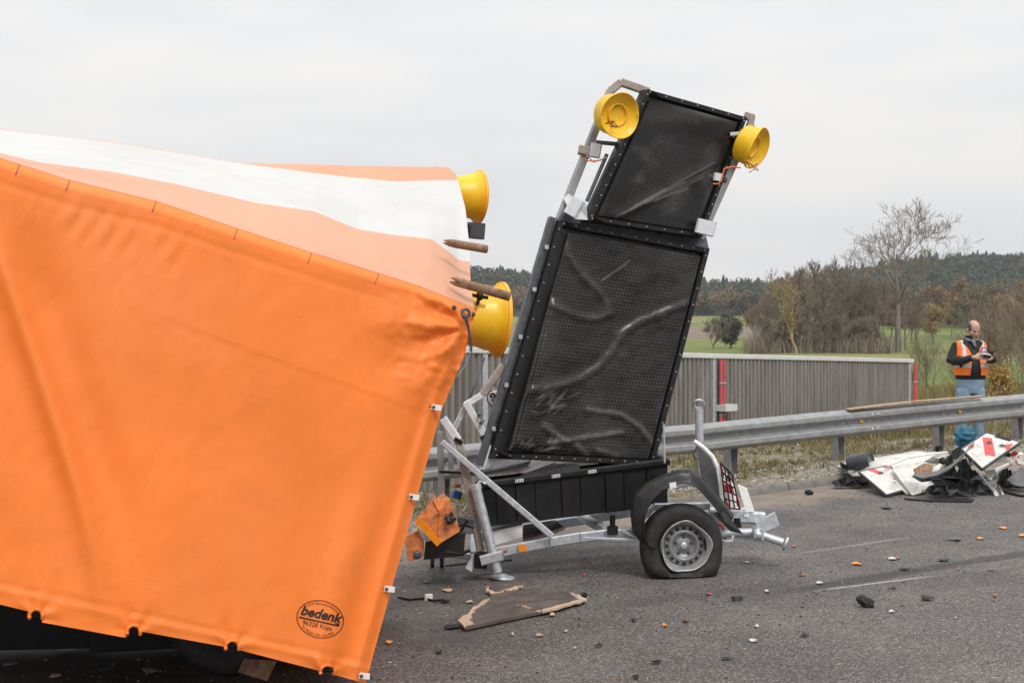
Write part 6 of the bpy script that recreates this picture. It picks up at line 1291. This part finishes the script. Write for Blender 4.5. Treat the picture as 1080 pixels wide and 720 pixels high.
    solo('white_stick', lambda m: m.bar(G(1058, 513, .03), G(1076, 516, .015), .015, .01), 'white_paint', 'thin white stick beside the black cable', 'stick'); solo('dark_clod', lambda m: crumple(m, G(990, 473.5, .14), (.05, .05, .04), 4, .6, None, 14, 9), 'plastic_black', 'dark clod at the foot of the guard rail post', 'clod')
wreck()

# ------------------------------------------------------------------ crushed orange cabinet beside the trailer
def cabinet():
    t = thing('orange_cabinet', G(455, 600), 'crushed orange metal cabinet with burnt patches behind the tarpaulin edge', 'cabinet'); d = 9.15
    def pt(name, m, poly, off, dd=0): mb = MB(); mb.prism([A(x, y, d + dd + z) for x, y, z in poly], off); return mb.build(name, M[m], t)
    pt('side_shell', 'orange_paint', [(438, 549, 0), (459, 522, .05), (464, 540, .02), (461, 574, .0)], (0, .03, 0)); pt('front_shell', 'orange_paint', [(463, 540, .0), (474, 527, .05), (480, 543, .04), (485, 560, .02), (461, 574.5, -.01)], (0.0, .04, 0)); pt('top_shell', 'orange_paint', [(457, 528, .02), (467, 519.5, .12), (475, 526, .12), (464, 541, .01)], (0, .03, -.01)); pt('bent_flange', 'orange_lens', [(437, 550, -.02), (442, 545, -.02), (466, 571, -.02), (461, 576, -.02)], (0, .02, 0)); pt('lower_shell', 'orange_paint', [(427, 566, .0), (440, 560, .05), (446, 574, .04), (445, 588, .03), (430, 592, .0)], (0, .12, 0))
    mb = MB(); crumple(mb, A(474.5, 547, d - .02), (.035, .02, .035), 6, .6, None, 14, 9); mb.build('burnt_patch', M['plastic_matt'], t)
    mb = MB(); mb.lathe([(.026, -.006), (.03, 0), (.026, .006), (.010, .008), (0, .008)], A(440, 585, d - .04), (.2, -1, .1), 14); mb.build('pulley', M['steel_dark'], t)
    mb = MB(); mb.hexa([A(447, 590, d + .1), A(489, 586, d + .1), A(489, 580, d + .5), A(447, 586, d + .5), A(449, 571, d + .1), A(491, 562, d + .1), A(491, 558, d + .5), A(449, 566, d + .5)]); mb.build('dark_base', M['plastic_matt'], t)
    for x in (456, 466): g = G(x, 596); mb = MB(); mb.bar((g.x, g.y, gz(g.x)), A(x, 585, d + .25), .03); mb.build('foot', M['plastic_black'], t)
    for pts in ([(474, 566), (486, 560), (493, 548)], [(470, 582), (484, 584), (496, 580)], [(478, 556), (490, 552), (500, 556)]): mb = MB(); mb.tube([A(x, y, d + .05) for x, y in pts], .012, 7); mb.build('cable', M['plastic_black'], t)
    mb = MB(); mb.bar(A(482, 548, d + .3), A(500, 551, d + .3), .08, .07); mb.build('motor', M['plastic_slate'], t); mb = MB(); mb.tube([A(480, 556, 9.5), A(492, 541, 9.5), A(500, 541, 9.5)], .01, 6); mb.build('rusty_lever', M['steel_rusty'], t)
cabinet()

# ------------------------------------------------------------------ broken boards and scraps on the road
def ragged(poly, seed, amp=1.6, n=5):
    g = random.Random(seed); out = []
    for (x0, y0), (x1, y1) in zip(poly, poly[1:] + poly[:1]):
        for k in range(n): f_ = k / n; out.append((lerp(x0, x1, f_) + g.gauss(0, amp) * (k > 0), lerp(y0, y1, f_) + g.gauss(0, amp * .35) * (k > 0)))
    return out
def plywood(loc, label, face, edges, up, seed):
    t = thing('plywood_board', loc, label, 'board', 'broken plywood boards on the asphalt'); mb = MB(); p = [G(x, y, up) for x, y in face]; mb.prism(p, (0, 0, -.018)); mb.build('dark_face', M['ply_face'], t)
    for i, e in enumerate(edges): mb = MB(); q = ragged(e, seed + i, 1.3); mb.prism([G(x, y, up + .003) for x, y in q], (0, 0, -.012)); mb.build('splintered_edge', M['wood_raw'], t)
    return t
plywood(G(550, 640), 'large broken dark plywood board with splintered pale edges on the asphalt', [(484, 653.5), (498, 643), (511, 633), (521, 626), (540, 622.5), (561, 620), (580, 619), (595, 623), (611, 627), (618, 631.5), (596, 637.5), (572, 644), (535, 651.5), (491.5, 661)],
        [[(483, 653.5), (496, 643.5), (508, 633.5), (516, 629.5), (516, 632), (508, 637.5), (500, 643), (495, 650), (498, 656), (491, 661.5)], [(600, 624), (611, 626.4), (619, 631.4), (596, 638), (572, 644.5), (562, 644), (573, 641.8), (598, 635.2), (611, 631), (606, 627.5)], [(545, 637), (556, 639), (566, 641.5), (552, 639)]], .03, 5)
plywood(G(530, 618), 'small broken dark plywood piece by the trailer support foot', [(513, 619), (521, 613.5), (540, 612), (551, 617), (536, 621), (521, 624.5)], [[(512, 619), (515, 617), (516, 620.5), (522, 623.6), (536, 620.3), (551, 616.4), (552, 618), (536, 622), (520, 625.5)]], .025, 9)
simple('chip_wood', (0.50, 0.36, 0.24), 0.8, 0, .2, 30); simple('stone_dark', (0.13, 0.125, 0.12), 0.9, 0, .3, 30, .5, 90)
def scraps():
    rg = random.Random(77)
    L = [  # px, py, width px, height px, material, kind, label
        (904, 593.5, 11, 5, 'orange_lens', 'shard', 'broken orange lens shard, the largest, right of the trailer coupling'), (701, 659, 6, 4, 'orange_lens', 'shard', 'small orange shard on the asphalt below the flat tyre'), (1057, 556, 9, 3.5, 'orange_lens', 'shard', 'orange shard on the asphalt near the right edge'), (1034, 567, 7, 4, 'orange_lens', 'shard', 'small orange shard left of the shard by the right edge'), (1079, 564, 12, 4, 'orange_lens', 'shard', 'orange shard cut by the right edge'), (411, 677, 9, 4, 'orange_lens', 'shard', 'orange scrap beside the right edge of the orange tarpaulin'), (1008, 652, 4, 2, 'orange_lens', 'shard', 'tiny orange shard far down on the right'),
        (941, 588.5, 10, 4, 'white_paint', 'shard', 'white shard right of the large orange shard'), (865, 614, 9, 4, 'white_paint', 'shard', 'white shard at the left end of the tyre mark'), (794, 675, 10, 4, 'white_paint', 'shard', 'white flat shard low in the middle of the road'), (798, 660.5, 5, 3, 'white_paint', 'shard', 'small white shard just above the flat white shard'), (787, 592.5, 5, 3, 'white_paint', 'shard', 'small white shard right of the flat tyre'), (808.5, 623.5, 5, 3, 'white_paint', 'shard', 'small pale shard between tyre and tyre mark'), (941, 645, 8, 2.5, 'white_paint', 'shard', 'thin pale shard below the dark rubber chunk'), (452, 630, 8, 6, 'white_clean', 'block', 'small white block next to the tarpaulin edge'), (450, 613, 8, 4, 'plastic_grey', 'shard', 'pale grey shard near the crushed cabinet'),
        (748, 626, 7, 3, 'red_film', 'shard', 'red shard below the flat tyre'), (838, 576, 6, 2.5, 'red_film', 'shard', 'red shard beside the trailer drawbar'), (947, 588, 5, 3, 'red_film', 'shard', 'red shard touching a white shard'), (1049, 628, 4, 3, 'red_film', 'shard', 'lone red shard far right on the road'), (1010, 600.5, 5, 2, 'red_film', 'shard', 'red shard above the end of the tyre mark'), (616, 606, 5, 2.5, 'red_film', 'shard', 'red shard above the large plywood board'),
        (913, 634.5, 20, 13, 'rubber', 'chunk', 'dark rubber chunk lying on the road below the tyre mark'), (978, 629, 13, 10, 'stone_dark', 'chunk', 'grey angular stone right of the dark rubber chunk'), (777.5, 631, 11, 5, 'plastic_slate', 'block', 'small dark block on the road right of the flat tyre'), (953.5, 599.5, 13, 4, 'plastic_black', 'scrap', 'black bent scrap just above the tyre mark'), (994.5, 590, 16, 4, 'plastic_black', 'scrap', 'black flat scrap right of the bent black scrap'), (940.5, 621, 12, 2.2, 'plastic_black', 'scrap', 'thin black strip below the white scratch'), (846, 606, 9, 3, 'steel_rusty', 'scrap', 'brown stick left of the tyre mark'), (1006, 568.5, 18, 3, 'plastic_grey', 'scrap', 'flat grey strip on the road near the wreckage'), (848.5, 669.5, 9, 4, 'plastic_black', 'scrap', 'black scrap low in the middle of the road'), (668.5, 654, 6, 3, 'plastic_black', 'scrap', 'small black scrap below the trailer box'), (670.5, 714, 9, 4, 'plastic_black', 'scrap', 'black scrap at the bottom edge'), (692, 698.5, 12, 3, 'plastic_black', 'scrap', 'thin black splinter near the bottom edge'), (767, 694, 16, 3.5, 'plastic_slate', 'scrap', 'long thin dark splinter near the bottom edge'), (723.5, 654, 11, 4, 'strap_brown', 'scrap', 'brown scrap on the road below the flat tyre'),
        (853, 519, 9, 6.5, 'plastic_black', 'chunk', 'black lump lying beside the kerb'), (934.5, 534, 13, 6, 'plastic_black', 'scrap', 'black bent scrap left below the wreckage'), (1009, 569, 8, 3.5, 'plastic_black', 'scrap', 'small black scrap below the wreckage'), (1046, 601, 9, 3, 'plastic_grey', 'scrap', 'grey scrap far right beside the tyre mark'),
        (472.5, 621.5, 13, 4.5, 'chip_wood', 'chip', 'pale wood chip right of the white block'), (470, 633.5, 12, 4, 'plastic_black', 'scrap', 'black twisted scrap right of the white block'), (476, 660, 20, 6.5, 'plastic_black', 'scrap', 'flat black piece at the left tip of the large plywood board'), (463, 687, 9, 4.5, 'plastic_black', 'scrap', 'black curled scrap near the tarpaulin edge'), (631.5, 681, 12, 3, 'plastic_black', 'scrap', 'short black strip low in the middle'), (569, 670, 10, 3, 'chip_wood', 'chip', 'pale wood chip below the large plywood board'), (582.5, 648, 7, 4, 'chip_wood', 'chip', 'wood chip right under the edge of the plywood board'), (596.5, 665.5, 5, 3, 'chip_wood', 'chip', 'small wood chip right of the lower wood chip'), (616, 626.5, 10, 6, 'plastic_black', 'scrap', 'thin black scrap on the right corner of the plywood board'), (540, 669, 5, 2.5, 'chip_wood', 'chip', 'tiny wood chip left of the lower wood chip'), (495, 634.5, 9, 3, 'chip_wood', 'chip', 'wood chip above the left edge of the plywood board'), (607, 684, 5, 2, 'chip_wood', 'chip', 'tiny wood chip below the plywood board near the black strip'),
        (30, 674, 30, 5, 'chip_wood', 'chip', 'long splinter in the dark under the tarpaulin'), (70, 686, 22, 6, 'plastic_grey', 'scrap', 'grey scrap in the dark under the tarpaulin'), (112, 703, 20, 8, 'plastic_slate', 'scrap', 'dark scrap in the shade under the tarpaulin'), (215, 687, 24, 6, 'chip_wood', 'chip', 'wood chip under the tarpaulin beside the tyre'), (158, 706, 16, 6, 'stone_dark', 'chunk', 'stone in the shade under the tarpaulin'), (60, 712, 14, 5, 'chip_wood', 'chip', 'wood chip at the bottom edge under the tarpaulin'), (12, 699, 16, 6, 'plastic_grey', 'scrap', 'grey scrap at the left edge under the tarpaulin'), (100, 681, 18, 4, 'steel_dark', 'scrap', 'dark metal strip in the shade under the tarpaulin')]
    for px, py, wd, ht, m, kind, lab in L:
        p = G(px, py + ht * .4); s = F / p.y; w_ = wd / s; mb = MB()
        if kind in ('chunk', 'block'):
            h = ht / s
            if kind == 'chunk': crumple(mb, p + Vector((0, 0, h * .42)), (w_ * .52, w_ * .36, h * .42), px, .26, Matrix.Rotation(.45 if px == 913 else .1, 3, 'Y'), 16, 10)
            else: mb.cbox(p + Vector((0, 0, h * .5)), (w_, w_ * .6, h), Matrix.Rotation(.5, 3, 'Z'), b=h * .15)
        else:
            dep = ht / s * 3.2; a = rg.uniform(-.5, .5); n = rg.choice((5, 6, 7)); poly = []
            for k in range(n):
                t = 6.2832 * k / n + rg.uniform(-.3, .3); r = rg.uniform(.7, 1.1); x, y = w_ * .5 * r * math.cos(t), dep * .5 * r * math.sin(t); poly.append(Vector((p.x + x * math.cos(a) - y * math.sin(a) * .4, p.y + x * math.sin(a) * .6 + y, gz(p.x + x) + .006 + (.004 * (1 + math.sin(t * 2 + px)) if kind != 'scrap' else .010 * abs(math.sin(t + px))))))
            mb.prism(poly, (0, 0, .004))
        tag(mb.build({'chip': 'wood_chip', 'scrap': 'plastic_scrap', 'shard': 'lens_shard' if m in ('orange_lens', 'red_film') else 'paint_shard', 'chunk': 'rubble_chunk', 'block': 'small_block'}[kind], M[m], origin=p), lab, kind)
    solo('black_wire', lambda m: m.tube([G(420, 629, .01), G(432, 632, .012), G(447, 630.5, .01), G(458, 633, .01), G(467, 632, .014)], .008, 6), 'plastic_black', 'black wire on the road leading out from under the tarpaulin', 'wire')
    solo('bent_wire', lambda m: m.tube([G(470, 596, .01), G(500, 593, .012), G(540, 590, .01)], .008, 6), 'plastic_slate', 'dark wire on the road under the left end of the trailer', 'wire')
scraps()
mat_tint('crumbs', [(0.0, (0.03, 0.03, 0.03)), (0.5, (0.05, 0.045, 0.04)), (0.62, (0.30, 0.23, 0.16)), (0.7, (0.5, 0.38, 0.26)), (0.83, (0.55, 0.53, 0.5)), (0.955, (0.42, 0.07, 0.06)), (0.985, (0.6, 0.24, 0.04))], .8)
for _n in M['crumbs'].node_tree.nodes:
    if _n.type == 'VALTORGB': _n.color_ramp.interpolation = 'CONSTANT'
def crumbs():
    g = np.random.default_rng(8); V = []; T = []; ti = []; k = 0
    for i in range(2600):
        if i < 1500: p = G(g.normal(620, 200), min(715, 575 + abs(g.normal(0, 60))))
        elif i < 1900: p = G(g.normal(960, 90), 518 + abs(g.normal(0, 28)))
        else: p = G(g.uniform(-60, 430), g.uniform(628, 718))
        if sst(p.x, p.y)[1] > KT - .1: continue
        r = g.uniform(.002, .008); z = gz(p.x); t = g.random(); V += [(p.x + r * g.uniform(.5, 2), p.y, z), (p.x - r * g.uniform(.3, 2), p.y + r * g.uniform(-1, 1), z + .001), (p.x, p.y + r * 1.6, z + r * g.uniform(.1, .8)), (p.x + r * g.normal(0, .4), p.y - r, z + r * g.uniform(.4, 1))]
        T += [(k, k + 1, k + 3), (k + 1, k + 2, k + 3), (k + 2, k, k + 3)]; ti += [t] * 4; k += 4
    fast_mesh('road_crumbs', V, T, M['crumbs'], ti, 'stuff')
crumbs()

# ------------------------------------------------------------------ damp autumn air
def mk_haze():
    mb = MB(); mb.hexa([(-4500, -4500, -4.5), (4500, -4500, -4.5), (4500, 4500, -4.5), (-4500, 4500, -4.5), (-4500, -4500, 75), (4500, -4500, 75), (4500, 4500, 75), (-4500, 4500, 75)])
    m = bpy.data.materials.new('air_haze'); m.use_nodes = True; t = m.node_tree; t.nodes.clear(); v = t.nodes.new('ShaderNodeVolumePrincipled'); o = t.nodes.new('ShaderNodeOutputMaterial')
    v.inputs['Color'].default_value = (0.97, 0.975, 1.0, 1); v.inputs['Density'].default_value = 0.00017; t.links.new(v.outputs[0], o.inputs['Volume']); mb.build('haze', m)['kind'] = 'stuff'
mk_haze()
